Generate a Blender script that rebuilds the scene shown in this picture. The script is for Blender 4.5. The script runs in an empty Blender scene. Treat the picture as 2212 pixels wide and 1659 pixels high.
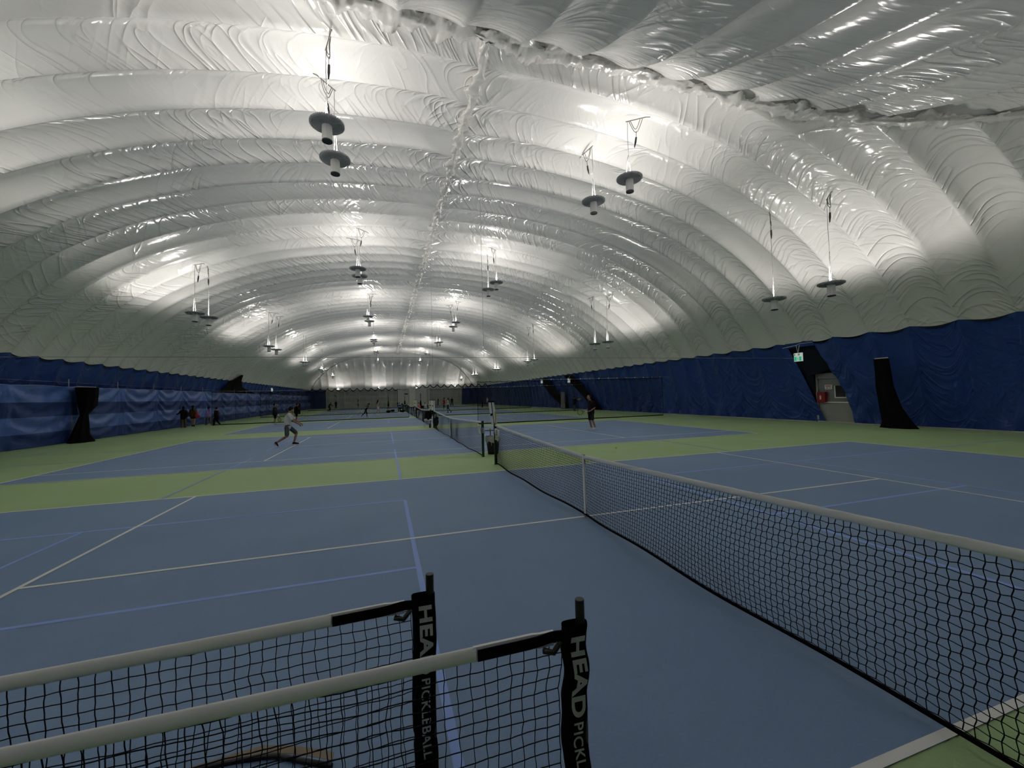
import bpy, bmesh, math, random
import numpy as np
from mathutils import Vector, Matrix, noise as mnoise

random.seed(7)
rng = np.random.default_rng(7)
PI = math.pi
scn = bpy.context.scene
col = scn.collection

# ------------------------------------------------------------------ camera, world, exposure
cam_d = bpy.data.cameras.new('camera')
cam = bpy.data.objects.new('camera', cam_d); col.objects.link(cam)
CP = Vector((-2.8209, -5.4937, 1.8243))
YAW, PITCH, ROLL, FPX = -0.3052, 0.0285, -0.0267, 877.31
_f = Vector((-math.sin(YAW)*math.cos(PITCH), math.cos(YAW)*math.cos(PITCH), math.sin(PITCH)))
_r = Vector((math.cos(YAW), math.sin(YAW), 0)); _u = _r.cross(_f)
_r2 = _r*math.cos(ROLL)+_u*math.sin(ROLL); _u2 = -_r*math.sin(ROLL)+_u*math.cos(ROLL)
cam.matrix_world = Matrix(((_r2.x, _u2.x, -_f.x, CP.x), (_r2.y, _u2.y, -_f.y, CP.y), (_r2.z, _u2.z, -_f.z, CP.z), (0, 0, 0, 1)))
cam_d.sensor_fit = 'HORIZONTAL'; cam_d.sensor_width = 36.0
cam_d.lens = FPX/2212*36.0
cam_d.clip_start = 0.05; cam_d.clip_end = 400
scn.camera = cam
w = bpy.data.worlds.new('world'); scn.world = w; w.use_nodes = True
w.node_tree.nodes['Background'].inputs[0].default_value = (0.02, 0.022, 0.025, 1)
w.node_tree.nodes['Background'].inputs[1].default_value = 0.2
scn.view_settings.view_transform = 'Standard'; scn.view_settings.look = 'None'
scn.view_settings.gamma = 1.0; scn.view_settings.use_curve_mapping = False
scn.view_settings.exposure = 0.0
LAMP_W = 59.0
try:
    scn.cycles.max_bounces = 5; scn.cycles.diffuse_bounces = 4; scn.cycles.glossy_bounces = 2
    scn.cycles.use_adaptive_sampling = True; scn.cycles.adaptive_threshold = 0.05; scn.cycles.adaptive_min_samples = 12
    scn.cycles.transparent_max_bounces = 24
    scn.cycles.sample_clamp_indirect = 4.0
    scn.cycles.caustics_reflective = False; scn.cycles.caustics_refractive = False
except Exception:
    pass

# ------------------------------------------------------------------ helpers
def setp(o, label=None, cat=None, group=None, kind=None):
    if label: o['label'] = label
    if cat: o['category'] = cat
    if group: o['group'] = group
    if kind: o['kind'] = kind
    return o
def empty(name, loc=(0, 0, 0), rz=0.0, **k):
    o = bpy.data.objects.new(name, None); col.objects.link(o)
    o.empty_display_size = 0.1
    o.location = loc; o.rotation_euler = (0, 0, rz)
    return setp(o, **k)
def link(name, me, m, parent=None, smooth=False, loc=None, **k):
    if m is not None:
        for x in (m if isinstance(m, (list, tuple)) else [m]): me.materials.append(x)
    if smooth:
        me.polygons.foreach_set('use_smooth', [True]*len(me.polygons))
    o = bpy.data.objects.new(name, me); col.objects.link(o)
    if parent is not None: o.parent = parent
    if loc is not None: o.location = loc
    return setp(o, **k)
class MB:
    def __init__(s): s.v = []; s.f = []; s.mi = []; s.cur = 0
    def add(s, vs, fs):
        n = len(s.v); s.v.extend([tuple(p) for p in vs]); s.f.extend([tuple(i+n for i in f) for f in fs]); s.mi.extend([s.cur]*len(fs)); return s
    def box(s, c, d, rz=0.0, taper=1.0):
        x, y, z = d[0]/2, d[1]/2, d[2]/2; vs = []
        for sz in (-1, 1):
            t = taper if sz < 0 else 1.0
            for sx, sy in ((-1, -1), (1, -1), (1, 1), (-1, 1)):
                px, py = sx*x*t, sy*y*t
                vs.append((c[0]+px*math.cos(rz)-py*math.sin(rz), c[1]+px*math.sin(rz)+py*math.cos(rz), c[2]+sz*z))
        return s.add(vs, [(3, 2, 1, 0), (4, 5, 6, 7), (0, 1, 5, 4), (1, 2, 6, 5), (2, 3, 7, 6), (3, 0, 4, 7)])
    def tube(s, pts, r, n=8, cap=True):
        pts = [Vector(p) for p in pts]
        rs = r if isinstance(r, (list, tuple)) else [r]*len(pts)
        vs = []; fs = []
        t0 = (pts[1]-pts[0]).normalized()
        a = t0.orthogonal().normalized()
        for i, p in enumerate(pts):
            t = (pts[min(i+1, len(pts)-1)]-pts[max(i-1, 0)])
            t = t.normalized() if t.length > 1e-9 else t0
            a = (a-t*a.dot(t)); a = a.normalized() if a.length > 1e-6 else t.orthogonal().normalized()
            b = t.cross(a)
            for k in range(n):
                an = 2*PI*k/n; vs.append(p+(a*math.cos(an)+b*math.sin(an))*rs[i])
        for i in range(len(pts)-1):
            for k in range(n):
                fs.append((i*n+k, i*n+(k+1) % n, (i+1)*n+(k+1) % n, (i+1)*n+k))
        if cap:
            fs.append(tuple(range(n-1, -1, -1))); fs.append(tuple(range((len(pts)-1)*n, len(pts)*n)))
        return s.add(vs, fs)
    def lathe(s, prof, c=(0, 0, 0), n=32):
        vs = []; fs = []
        for r, z in prof:
            for k in range(n):
                an = 2*PI*k/n; vs.append((c[0]+r*math.cos(an), c[1]+r*math.sin(an), c[2]+z))
        for i in range(len(prof)-1):
            for k in range(n):
                fs.append((i*n+k, i*n+(k+1) % n, (i+1)*n+(k+1) % n, (i+1)*n+k))
        fs.append(tuple(range(n-1, -1, -1))); fs.append(tuple(range((len(prof)-1)*n, len(prof)*n)))
        return s.add(vs, fs)
    def sphere(s, c, r, n=10, m=8):
        rr = r if isinstance(r, (list, tuple)) else (r, r, r)
        vs = [(c[0], c[1], c[2]-rr[2])]; fs = []
        for j in range(1, m):
            ph = -PI/2+PI*j/m
            for k in range(n):
                an = 2*PI*k/n; vs.append((c[0]+rr[0]*math.cos(ph)*math.cos(an), c[1]+rr[1]*math.cos(ph)*math.sin(an), c[2]+rr[2]*math.sin(ph)))
        vs.append((c[0], c[1], c[2]+rr[2]))
        for k in range(n):
            fs.append((0, 1+(k+1) % n, 1+k))
            fs.append((len(vs)-1, 1+(m-2)*n+k, 1+(m-2)*n+(k+1) % n))
        for j in range(m-2):
            for k in range(n):
                fs.append((1+j*n+k, 1+j*n+(k+1) % n, 1+(j+1)*n+(k+1) % n, 1+(j+1)*n+k))
        return s.add(vs, fs)
    def ribbon(s, pts, wv, th):      # flat band: pts centre line, wv width vector, th thickness vector
        vs = []; fs = []; wv = Vector(wv); th = Vector(th)
        for p in pts:
            p = Vector(p)
            for a, b in ((-.5, -.5), (.5, -.5), (.5, .5), (-.5, .5)): vs.append(p+wv*a+th*b)
        for i in range(len(pts)-1):
            for k in range(4): fs.append((i*4+k, i*4+(k+1) % 4, (i+1)*4+(k+1) % 4, (i+1)*4+k))
        n = len(pts); fs.append((3, 2, 1, 0)); fs.append((4*n-4, 4*n-3, 4*n-2, 4*n-1))
        return s.add(vs, fs)
    def mesh(s, name):
        me = bpy.data.meshes.new(name); me.from_pydata(s.v, [], s.f); me.update()
        if any(s.mi): me.polygons.foreach_set('material_index', s.mi)
        return me
    def build(s, name, m, parent=None, smooth=False, **k):
        return link(name, s.mesh(name), m, parent, smooth, **k)
def grid_mesh(name, P, uv=None, skip=None, wrap=False, mi=None):
    """P: (n,m,3) array; faces between neighbours; zero-size faces dropped."""
    n, m = P.shape[:2]
    idx = np.arange(n*m).reshape(n, m)
    q = np.stack([idx[:-1, :-1], idx[1:, :-1], idx[1:, 1:], idx[:-1, 1:]], -1).reshape(-1, 4)
    V = P.reshape(-1, 3)
    d1 = V[q[:, 2]]-V[q[:, 0]]; d2 = V[q[:, 3]]-V[q[:, 1]]
    keep = np.linalg.norm(np.cross(d1, d2), axis=1) > 1e-5
    if skip is not None: keep &= ~skip.reshape(-1)
    q = q[keep]
    me = bpy.data.meshes.new(name)
    me.from_pydata(V.tolist(), [], q.tolist())
    if uv is not None:
        l = me.uv_layers.new(name='UVMap')
        vi = np.zeros(len(me.loops), dtype=np.int32); me.loops.foreach_get('vertex_index', vi)
        l.data.foreach_set('uv', uv.reshape(-1, 2)[vi].astype(np.float32).reshape(-1))
    if mi is not None:
        me.polygons.foreach_set('material_index', mi.reshape(-1)[keep].astype(np.int32))
    me.update()
    return me
def join_meshes(name, ms):
    bm = bmesh.new()
    for m in ms: bm.from_mesh(m)
    bmesh.ops.remove_doubles(bm, verts=bm.verts, dist=1e-4)
    me = bpy.data.meshes.new(name); bm.to_mesh(me); bm.free()
    for m in ms: bpy.data.meshes.remove(m)
    return me

# ------------------------------------------------------------------ materials
def mat(name, c, rough=0.6, spec=0.5, metal=0.0, emis=None, alpha=None):
    m = bpy.data.materials.new(name); m.use_nodes = True
    b = m.node_tree.nodes['Principled BSDF']
    b.inputs['Base Color'].default_value = (*c, 1); b.inputs['Roughness'].default_value = rough
    b.inputs['Metallic'].default_value = metal; b.inputs['Specular IOR Level'].default_value = spec
    if emis: b.inputs['Emission Color'].default_value = (*emis[0], 1); b.inputs['Emission Strength'].default_value = emis[1]
    return m
class NT:
    def __init__(s, m): s.t = m.node_tree; s.n = s.t.nodes; s.l = s.t.links
    def node(s, ty, **k):
        n = s.n.new(ty)
        for a, b in k.items(): setattr(n, a, b)
        return n
    def put(s, sock, v):
        if hasattr(v, 'is_output'): s.l.new(v, sock)
        else: sock.default_value = v
    def m(s, op, a, b=0.0, c=0.0):
        n = s.node('ShaderNodeMath', operation=op); s.put(n.inputs[0], a); s.put(n.inputs[1], b)
        if len(n.inputs) > 2: s.put(n.inputs[2], c)
        return n.outputs[0]
    def xyz(s, x, y, z):
        n = s.node('ShaderNodeCombineXYZ'); s.put(n.inputs[0], x); s.put(n.inputs[1], y); s.put(n.inputs[2], z); return n.outputs[0]
    def noise(s, vec, scale=1.0, detail=2.0, rough=0.5, dist=0.0):
        n = s.node('ShaderNodeTexNoise'); s.l.new(vec, n.inputs['Vector']); n.inputs['Scale'].default_value = scale
        n.inputs['Detail'].default_value = detail; n.inputs['Roughness'].default_value = rough; n.inputs['Distortion'].default_value = dist
        return n.outputs[0]
    def ramp(s, f, lo, hi, a=0.0, b=1.0):
        n = s.node('ShaderNodeMapRange'); n.interpolation_type = 'SMOOTHSTEP'; s.put(n.inputs[0], f)
        n.inputs[1].default_value = lo; n.inputs[2].default_value = hi; n.inputs[3].default_value = a; n.inputs[4].default_value = b
        return n.outputs[0]
    def mix(s, f, a, b):
        n = s.node('ShaderNodeMix', data_type='RGBA'); s.put(n.inputs[0], f); s.put(n.inputs[6], a); s.put(n.inputs[7], b); return n.outputs[2]
RIB = 1.53; RY0 = 2.70; RX0 = 0.68
def vinyl(name, c, rough, strength, dist, swag=0.5, phase=RY0, dens=1.0, streak=False):
    """coated fabric panels with tension wrinkles; UV in metres: u along the panel, v across the ribs"""
    m = mat(name, c, rough, 0.5); k = NT(m); b = k.n['Principled BSDF']
    uv = k.node('ShaderNodeUVMap'); sp = k.node('ShaderNodeSeparateXYZ'); k.l.new(uv.outputs[0], sp.inputs[0])
    u, v = sp.outputs[0], sp.outputs[1]
    pr = k.m('DIVIDE', k.m('SUBTRACT', v, phase), RIB)
    pid = k.m('FLOOR', pr); p = k.m('SUBTRACT', pr, pid)
    arch = k.m('MULTIPLY', k.m('MULTIPLY', p, k.m('SUBTRACT', 1.0, p)), 4.0)
    big = k.noise(k.xyz(k.m('MULTIPLY', u, 0.25), k.m('MULTIPLY', v, 0.12), k.m('MULTIPLY', pid, 3.1)), 1.0, 0.0)
    big2 = k.noise(k.xyz(k.m('MULTIPLY', u, 0.5), k.m('ADD', k.m('MULTIPLY', pid, 5.3), 20.0), 1.7), 1.0, 1.0)
    # folds that hang between two ribs
    u2 = k.m('ADD', u, k.m('MULTIPLY', arch, swag))
    n1 = k.noise(k.xyz(k.m('MULTIPLY', u2, 2.8*dens), k.m('MULTIPLY', v, 0.55), k.m('MULTIPLY', pid, 7.7)), 1.0, 1.0, 0.45, 0.3)
    r1 = k.m('POWER', k.m('SUBTRACT', 1.0, k.m('MULTIPLY', k.m('ABSOLUTE', k.m('SUBTRACT', n1, 0.5)), 3.2)), 6.0)
    # diagonal pulls
    a = k.m('ADD', k.m('MULTIPLY', u, 0.80), k.m('MULTIPLY', v, 0.60)); d = k.m('SUBTRACT', k.m('MULTIPLY', v, 0.80), k.m('MULTIPLY', u, 0.60))
    n2 = k.noise(k.xyz(k.m('MULTIPLY', a, 2.3*dens), k.m('MULTIPLY', d, 0.2 if streak else 0.42), k.m('MULTIPLY', pid, 2.3)), 1.0, 1.0, 0.5, 0.2)
    r2 = k.m('POWER', k.m('SUBTRACT', 1.0, k.m('MULTIPLY', k.m('ABSOLUTE', k.m('SUBTRACT', n2, 0.5)), 4.0)), 5.0)
    a3 = k.m('SUBTRACT', k.m('MULTIPLY', u, 0.85), k.m('MULTIPLY', v, 0.52)); d3 = k.m('ADD', k.m('MULTIPLY', v, 0.85), k.m('MULTIPLY', u, 0.52))
    n3 = k.noise(k.xyz(k.m('MULTIPLY', a3, 2.6*dens), k.m('MULTIPLY', d3, 0.5), k.m('MULTIPLY', pid, 4.1)), 1.0, 1.0, 0.5, 0.2)
    r3 = k.m('POWER', k.m('SUBTRACT', 1.0, k.m('MULTIPLY', k.m('ABSOLUTE', k.m('SUBTRACT', n3, 0.5)), 4.0)), 5.0)
    h = k.m('MULTIPLY', r1, k.ramp(big, 0.40, 0.62, 0.08, 1.0))
    h = k.m('ADD', h, k.m('MULTIPLY', r2, k.ramp(big2, 0.48, 0.66, 0.0, 0.8)))
    if not streak: h = k.m('ADD', h, k.m('MULTIPLY', r3, k.ramp(big2, 0.50, 0.32, 0.0, 0.7)))
    soft = k.noise(k.xyz(k.m('MULTIPLY', a, 1.8), k.m('MULTIPLY', d, 0.22), pid) if streak else k.xyz(k.m('MULTIPLY', u, 1.2), k.m('MULTIPLY', v, 0.6), 0.0), 1.0, 2.0)
    h = k.m('ADD', h, k.m('MULTIPLY', soft, 0.55))
    fine = k.noise(k.xyz(k.m('MULTIPLY', u2, 9.0), k.m('MULTIPLY', v, 2.5), 3.0), 1.0, 1.0, 0.6)
    h = k.m('ADD', h, k.m('MULTIPLY', fine, 0.12))
    bp = k.node('ShaderNodeBump'); bp.inputs['Strength'].default_value = strength; bp.inputs['Distance'].default_value = dist
    k.l.new(h, bp.inputs['Height']); k.l.new(bp.outputs[0], b.inputs['Normal'])
    return m, k
M = {}
M['dome'], _k = vinyl('white_vinyl', (0.80, 0.80, 0.775), 0.19, 0.95, 0.035, swag=0.45)
M['dome_cap'], _k = vinyl('white_vinyl_end', (0.80, 0.80, 0.775), 0.19, 0.9, 0.04, swag=-0.5, phase=RX0, streak=True)
M['liner'], _k = vinyl('navy_liner', (0.009, 0.045, 0.240), 0.42, 0.5, 0.045, swag=0.8, dens=0.8)
M['seam'] = mat('white_vinyl_gather', (0.66, 0.66, 0.63), 0.25)
M['white_tape'] = mat('white_tape', (0.93, 0.93, 0.89), 0.5)
M['black'] = mat('black_cloth', (0.0035, 0.0035, 0.004), 0.8, 0.08)
M['black_gloss'] = mat('black_steel', (0.012, 0.012, 0.013), 0.35)
M['net'] = mat('black_cord', (0.006, 0.007, 0.010), 0.8, 0.2)
M['green_post'] = mat('dark_green_paint', (0.008, 0.040, 0.022), 0.35)
M['steel'] = mat('grey_steel', (0.45, 0.45, 0.44), 0.35, metal=0.8)
M['heat'] = mat('dark_cast_aluminium', (0.34, 0.36, 0.37), 0.5)
M['housing'] = mat('light_grey_housing', (0.78, 0.78, 0.76), 0.45)
M['housing_end'] = mat('dark_housing_end', (0.02, 0.025, 0.03), 0.5)
M['lamp_glow'] = mat('lamp_glass', (0.9, 0.9, 0.88), 0.3, emis=((1.0, 0.97, 0.92), 25.0))
M['lamp_glow'].cycles.emission_sampling = 'NONE'
M['rope'] = mat('white_rope', (0.62, 0.62, 0.60), 0.7)
M['cable'] = mat('grey_wire_rope', (0.33, 0.34, 0.34), 0.5, metal=0.4)
M['chain'] = mat('bright_chain', (0.75, 0.75, 0.78), 0.3, metal=0.6)
M['cord'] = mat('brown_cord', (0.16, 0.15, 0.14), 0.8)
M['skin'] = mat('skin', (0.36, 0.20, 0.13), 0.6, 0.3)
M['skin_light'] = mat('skin_light', (0.48, 0.30, 0.21), 0.6, 0.3)
M['ball'] = mat('yellow_green_felt', (0.55, 0.72, 0.08), 0.9, 0.1)
M['paper'] = mat('white_paper', (0.72, 0.72, 0.69), 0.7)
M['ink'] = mat('black_ink', (0.02, 0.02, 0.02), 0.7)
M['text_white'] = mat('white_print', (0.90, 0.91, 0.89), 0.5)
M['bin_black'] = mat('black_plastic', (0.006, 0.010, 0.008), 0.45)
M['liner_bag'] = mat('clear_bag', (0.55, 0.57, 0.58), 0.3)
M['door'] = mat('grey_painted_door', (0.20, 0.205, 0.215), 0.5)
M['door_low'] = mat('pale_grey_door_panel', (0.30, 0.315, 0.30), 0.5)
M['door_frame'] = mat('aluminium_frame', (0.42, 0.41, 0.39), 0.4, metal=0.4)
M['red'] = mat('red_enamel', (0.25, 0.01, 0.015), 0.35)
M['green_sign'] = mat('green_sign_panel', (0.02, 0.28, 0.14), 0.4, emis=((0.02, 0.45, 0.22), 0.7))
M['white_sign'] = mat('white_sign_panel', (0.75, 0.78, 0.76), 0.5, emis=((0.8, 0.9, 0.85), 0.35))
M['concrete'] = mat('pale_footing', (0.45, 0.44, 0.41), 0.8)
M['tan'] = mat('tan_webbing', (0.27, 0.22, 0.16), 0.8)
def cloth(name, c, rough=0.85): 
    if name not in M: M[name] = mat(name, c, rough, 0.2)
    return M[name]
# see-through netting: a real square mesh pattern with holes
def netmat(name, cell, frac, c=(0.004, 0.005, 0.007)):
    m = bpy.data.materials.new(name); m.use_nodes = True; k = NT(m); b = k.n['Principled BSDF']; out = k.n['Material Output']
    b.inputs['Base Color'].default_value = (*c, 1); b.inputs['Roughness'].default_value = 0.9
    uv = k.node('ShaderNodeUVMap'); sp = k.node('ShaderNodeSeparateXYZ'); k.l.new(uv.outputs[0], sp.inputs[0])
    fu = k.m('LESS_THAN', k.m('FRACT', k.m('DIVIDE', sp.outputs[0], cell)), frac)
    fv = k.m('LESS_THAN', k.m('FRACT', k.m('DIVIDE', sp.outputs[1], cell)), frac)
    f = k.m('MAXIMUM', fu, fv)
    tr = k.node('ShaderNodeBsdfTransparent'); mx = k.node('ShaderNodeMixShader')
    k.l.new(f, mx.inputs[0]); k.l.new(tr.outputs[0], mx.inputs[1]); k.l.new(b.outputs[0], mx.inputs[2]); k.l.new(mx.outputs[0], out.inputs[0])
    return m
M['divider'] = netmat('divider_netting', 0.045, 0.13)
M['dense_mesh'] = netmat('dense_dark_mesh', 0.02, 0.55, (0.006, 0.010, 0.014))
# court surfaces with faint wear
def court(name, c, c2, rough=0.55):
    m = mat(name, c, rough, 0.35); k = NT(m); b = k.n['Principled BSDF']
    tc = k.node('ShaderNodeTexCoord'); o = tc.outputs['Object']
    n1 = k.noise(o, 0.45, 5.0, 0.6); n2 = k.noise(o, 60.0, 3.0, 0.7); n3 = k.noise(o, 5.0, 4.0, 0.65)
    f = k.m('MULTIPLY', k.ramp(n1, 0.35, 0.68), 0.65); f = k.m('ADD', f, k.m('MULTIPLY', k.ramp(n3, 0.6, 0.8), 0.25))
    c_ = k.mix(f, (*c, 1), (*c2, 1))
    vo = k.node('ShaderNodeTexVoronoi'); k.l.new(o, vo.inputs['Vector']); vo.inputs['Scale'].default_value = 1.1
    dots = k.m('LESS_THAN', vo.outputs['Distance'], 0.012)
    c_ = k.mix(k.m('MULTIPLY', dots, 0.7), c_, (0.35, 0.37, 0.36, 1))
    c_ = k.mix(k.m('MULTIPLY', k.ramp(n2, 0.3, 0.7), 0.10), c_, (c[0]*0.4, c[1]*0.4, c[2]*0.4, 1))
    k.l.new(c_, b.inputs['Base Color'])
    bp = k.node('ShaderNodeBump'); bp.inputs['Strength'].default_value = 0.25; bp.inputs['Distance'].default_value = 0.004
    k.l.new(k.noise(o, 140.0, 2.0, 0.6), bp.inputs['Height']); k.l.new(bp.outputs[0], b.inputs['Normal'])
    return m
M['court_blue'] = court('court_blue', (0.200, 0.310, 0.505), (0.235, 0.350, 0.540))
M['court_green'] = court('court_green', (0.385, 0.550, 0.260), (0.450, 0.620, 0.310))
M['line_white'] = mat('line_white_paint', (0.95, 0.95, 0.91), 0.55)
M['line_blue'] = mat('line_blue_paint', (0.30, 0.46, 0.95), 0.55)

# ------------------------------------------------------------------ air dome shell
HW, HH, AE = 19.6, 11.5, 2.4
ZB = 4.3
def PX(z): return HW*(1-(np.clip(z, 0, HH)/HH)**2)**(1/AE)
def PZ(x): return HH*np.sqrt(np.maximum(0, 1-(np.abs(x)/HW)**AE))
_tq = np.array([0.0, 0.3, 0.85, 1.7, 3.2, 5.0, 7.0, 8.9, 10.6, 11.7, 12.3, 12.7]); _zq = np.array([0, 2.2, 4.3, 5.6, 6.9, 7.8, 8.5, 9.1, 9.85, 10.55, 11.1, 11.6])
_td = np.linspace(0, 12.7, 600); _zd = np.interp(_td, _tq, _zq)
_ker = np.ones(31)/31; _zs = np.convolve(np.pad(_zd, 15, mode='edge'), _ker, 'valid')
def QT(z): return np.interp(z, _zs, _td)      # distance from the end wall base at height z
YN, YF, FS = -8.0, 94.5, 0.77
def ynear(z): return YN+QT(z)
def yfar(z): return YF-QT(z)*FS
def bulge(v, ph, amp=0.27):
    return amp*np.abs(np.sin(PI*(v-ph)/RIB))**0.75
def barrel():
    # arc points for z from ZB up and over
    th = np.linspace(0, 1, 71); xs = np.concatenate([np.sin(th*PI/2)])
    xe = float(PX(ZB)); half = xe*np.sin(np.linspace(0, PI/2, 71))
    # denser where steep
    x = np.concatenate([-half[::-1], half[1:]]); z = PZ(x)
    s = np.concatenate([[0], np.cumsum(np.hypot(np.diff(x), np.diff(z)))]); s -= s.max()/2
    dx = np.gradient(x); dz = np.gradient(z); L = np.hypot(dx, dz); nx, nz = -dz/L, dx/L
    step = RIB/12; k0 = math.floor((YN-RY0)/RIB); k1 = math.ceil((YF-RY0)/RIB)
    y = RY0+np.arange(k0*12, k1*12+1)*step
    lo, hi = ynear(z)[:, None], yfar(z)[:, None]
    Y = np.clip(y[None, :], lo, hi)
    b = bulge(Y, RY0)
    b *= np.clip((Y-lo)/0.35, 0, 1)*np.clip((hi-Y)/0.35, 0, 1)
    b *= (0.45+0.55*np.clip(np.abs(x)[:, None]/1.6, 0, 1))
    b *= (0.75+0.25*np.clip((z[:, None]-ZB)/1.0, 0, 1))
    X = x[:, None]+nx[:, None]*b; Z = z[:, None]+nz[:, None]*b
    sag = np.clip(1-(z[:, None]-ZB)/0.5, 0, 1)*0.20*np.abs(np.sin(PI*(Y-RY0)/RIB))
    Z = Z-sag
    # ridge cable pulls the skin down a little
    Z = Z-0.18*np.exp(-(x[:, None]/0.55)**2)*(0.6+0.4*np.abs(np.sin(PI*(Y-RY0)/RIB)))
    P = np.stack([X, Y, Z], -1); U = np.stack([np.broadcast_to(s[:, None], Y.shape), Y], -1)
    return grid_mesh('barrel', P[::-1], U[::-1])
def cap(near=True, z0=ZB):
    fs = 1.0 if near else FS
    zz = np.concatenate([np.linspace(z0, 10.9, 60), np.linspace(10.95, HH, 8)])
    t = QT(zz)*fs
    y = (YN+t) if near else (YF-t)
    ds = np.hypot(np.diff(y), np.diff(zz)); s = np.concatenate([[0], np.cumsum(ds)])
    dy = np.gradient(y); dz = np.gradient(zz); L = np.hypot(dy, dz)
    sg = -1 if near else 1
    ny, nz = sg*np.abs(dz/L), np.abs(dy/L)
    x = RX0+np.arange(-14*12, 14*12+1)*(RIB/12)
    lim = PX(zz)[:, None]
    X = np.clip(x[None, :], -lim, lim)
    b = bulge(X, RX0, 0.22)*np.clip((lim-np.abs(X))/0.35, 0, 1)
    b *= np.clip((HH+0.3-zz[:, None])/1.2, 0.1, 1)
    Y = y[:, None]+ny[:, None]*b; Z = zz[:, None]+nz[:, None]*b
    Z = Z-np.clip(1-(zz[:, None]-z0)/0.02, 0, 1)*(0.06 if z0 > 1 else 0)*np.abs(np.sin(PI*(X-RX0)/RIB))
    P = np.stack([X, Y, Z], -1); U = np.stack([np.broadcast_to(s[:, None], X.shape), X], -1)
    if not near: P = P[:, ::-1]; U = U[:, ::-1]
    return P, U
mb_ = barrel()
Pn, Un = cap(True); Pf, Uf = cap(False)
mn = grid_mesh('capn', Pn, Un); mf = grid_mesh('capf', Pf, Uf)
for m_ in (mn, mf): m_.polygons.foreach_set('material_index', [1]*len(m_.polygons))
ceil = join_meshes('ceiling', [mb_, mn, mf])
link('ceiling', ceil, [M['dome'], M['dome_cap']], smooth=True, kind='structure')

# blue liner walls along both sides (base 19.25 out, leaning in to meet the white skin)
def side_x(z): return 19.25-(19.25-float(PX(ZB)))*(z/ZB)**1.6
OL = ([0.0, 0.83, 2.07, 4.05], [9.98, 10.36, 10.76, 11.40])        # far edge of the door opening: z, y
OR_ = ([0.0, 1.07, 1.73, 2.11, 2.9, 4.05], [8.60, 8.79, 8.97, 9.13, 9.5, 9.94])
def side_wall(sgn):
    nz = 30; zz = np.linspace(0, ZB, nz)
    segs = [(YN, YF)] if sgn < 0 else [(YN, 9.94), (11.40, YF)]
    out = []
    for si, (a, bb) in enumerate(segs):
        y = np.arange(a, bb, RIB/10); y = np.append(y, bb)
        Y = np.broadcast_to(y[None, :], (nz, len(y))).copy()
        if sgn > 0 and si == 0:
            e = np.interp(zz, OR_[0], OR_[1])[:, None]
            tt = np.clip((Y-5.5)/(9.94-5.5), 0, 1); Yw = Y+tt**1.5*(e-9.94)
        elif sgn > 0:
            e = np.interp(zz, OL[0], OL[1])[:, None]
            tt = np.clip((16-Y)/(16-11.40), 0, 1); Yw = Y+tt**1.5*(e-11.40)
        else: Yw = Y
        X = np.array([side_x(z) for z in zz])[:, None]+np.zeros_like(Y)
        b = bulge(Y, RY0, 0.21)*(0.35+0.65*np.clip(zz/ZB, 0, 1))[:, None]
        # slack, rumpled hem
        ph = rng.uniform(0, 6, 3)
        hem = np.clip(1-zz/1.6, 0, 1)[:, None]
        b += hem*(0.07*np.sin(Y*2.1+ph[0])+0.05*np.sin(Y*5.3+ph[1]+zz[:, None]*3)+0.03*np.sin(Y*9.0+ph[2]-zz[:, None]*5))
        if si == 0 and sgn > 0:
            # tension folds fanning from the pulled-back corner
            fan = np.exp(-((9.9-Yw)/2.0)**2); dst = (4.0-zz[:, None])*0.8+(9.9-Yw)*0.9
            b += 0.05*fan*np.sin(dst*7.0)*np.clip(dst, 0, 1)
        Xo = sgn*(X+b)
        Zr = zz[:, None]+np.zeros_like(Y)
        Zr = Zr-np.clip(1-(ZB-zz[:, None])/0.02, 0, 1)*(0.20*np.abs(np.sin(PI*(Y-RY0)/RIB))-0.03)
        P = np.stack([Xo, Yw, Zr], -1); U = np.stack([Zr, Y], -1)
        if sgn < 0: P = P[:, ::-1]; U = U[:, ::-1]
        out.append(grid_mesh('side', P, U))
    if sgn > 0:   # strip above the door opening
        P = []; U = []
        for z in (4.02, 4.12, 4.22, ZB+0.02):
            P.append([(side_x(z)+0.12*abs(math.sin(PI*(y-RY0)/RIB)), y, z-(0.05 if z > 4.25 else 0)) for y in np.linspace(9.9, 11.44, 14)])
            U.append([(z, y) for y in np.linspace(9.9, 11.44, 14)])
        out.append(grid_mesh('side', np.array(P), np.array(U)))
    return join_meshes('wall', out)
link('wall_right', side_wall(1), M['liner'], smooth=True, kind='structure')
link('wall_left', side_wall(-1), M['liner'], smooth=True, kind='structure')
# end walls: same panels run down to the floor; navy on the near end and in the far corners
def end_wall(near):
    zz = np.linspace(0, ZB, 26); fs = 1.0 if near else FS
    t = QT(zz)*fs; y = (YN+t) if near else (YF-t)
    x = RX0+np.arange(-14*10, 14*10+1)*(RIB/10); lim = np.array([side_x(z) for z in zz])[:, None]+0.02
    X = np.clip(x[None, :], -lim, lim)
    b = bulge(X, RX0, 0.15)*np.clip((lim-np.abs(X))/0.4, 0, 1)
    hem = np.clip(1-zz/1.5, 0, 1)[:, None]*0.06*np.sin(X*4.1+zz[:, None]*2)
    Y = y[:, None]+(-1 if near else 1)*(b+hem); Z = zz[:, None]+np.zeros_like(X)
    P = np.stack([X, Y, Z], -1); U = np.stack([Z, X], -1)
    navy = (np.abs(0.5*(X[1:, 1:]+X[:-1, :-1])) > 15.45) | near
    if not near: P = P[:, ::-1]; U = U[:, ::-1]; navy = navy[:, ::-1]
    return grid_mesh('end', P, U, mi=navy.astype(int))
link('wall_front', end_wall(True), [M['dome_cap'], M['liner']], smooth=True, kind='structure')
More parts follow.
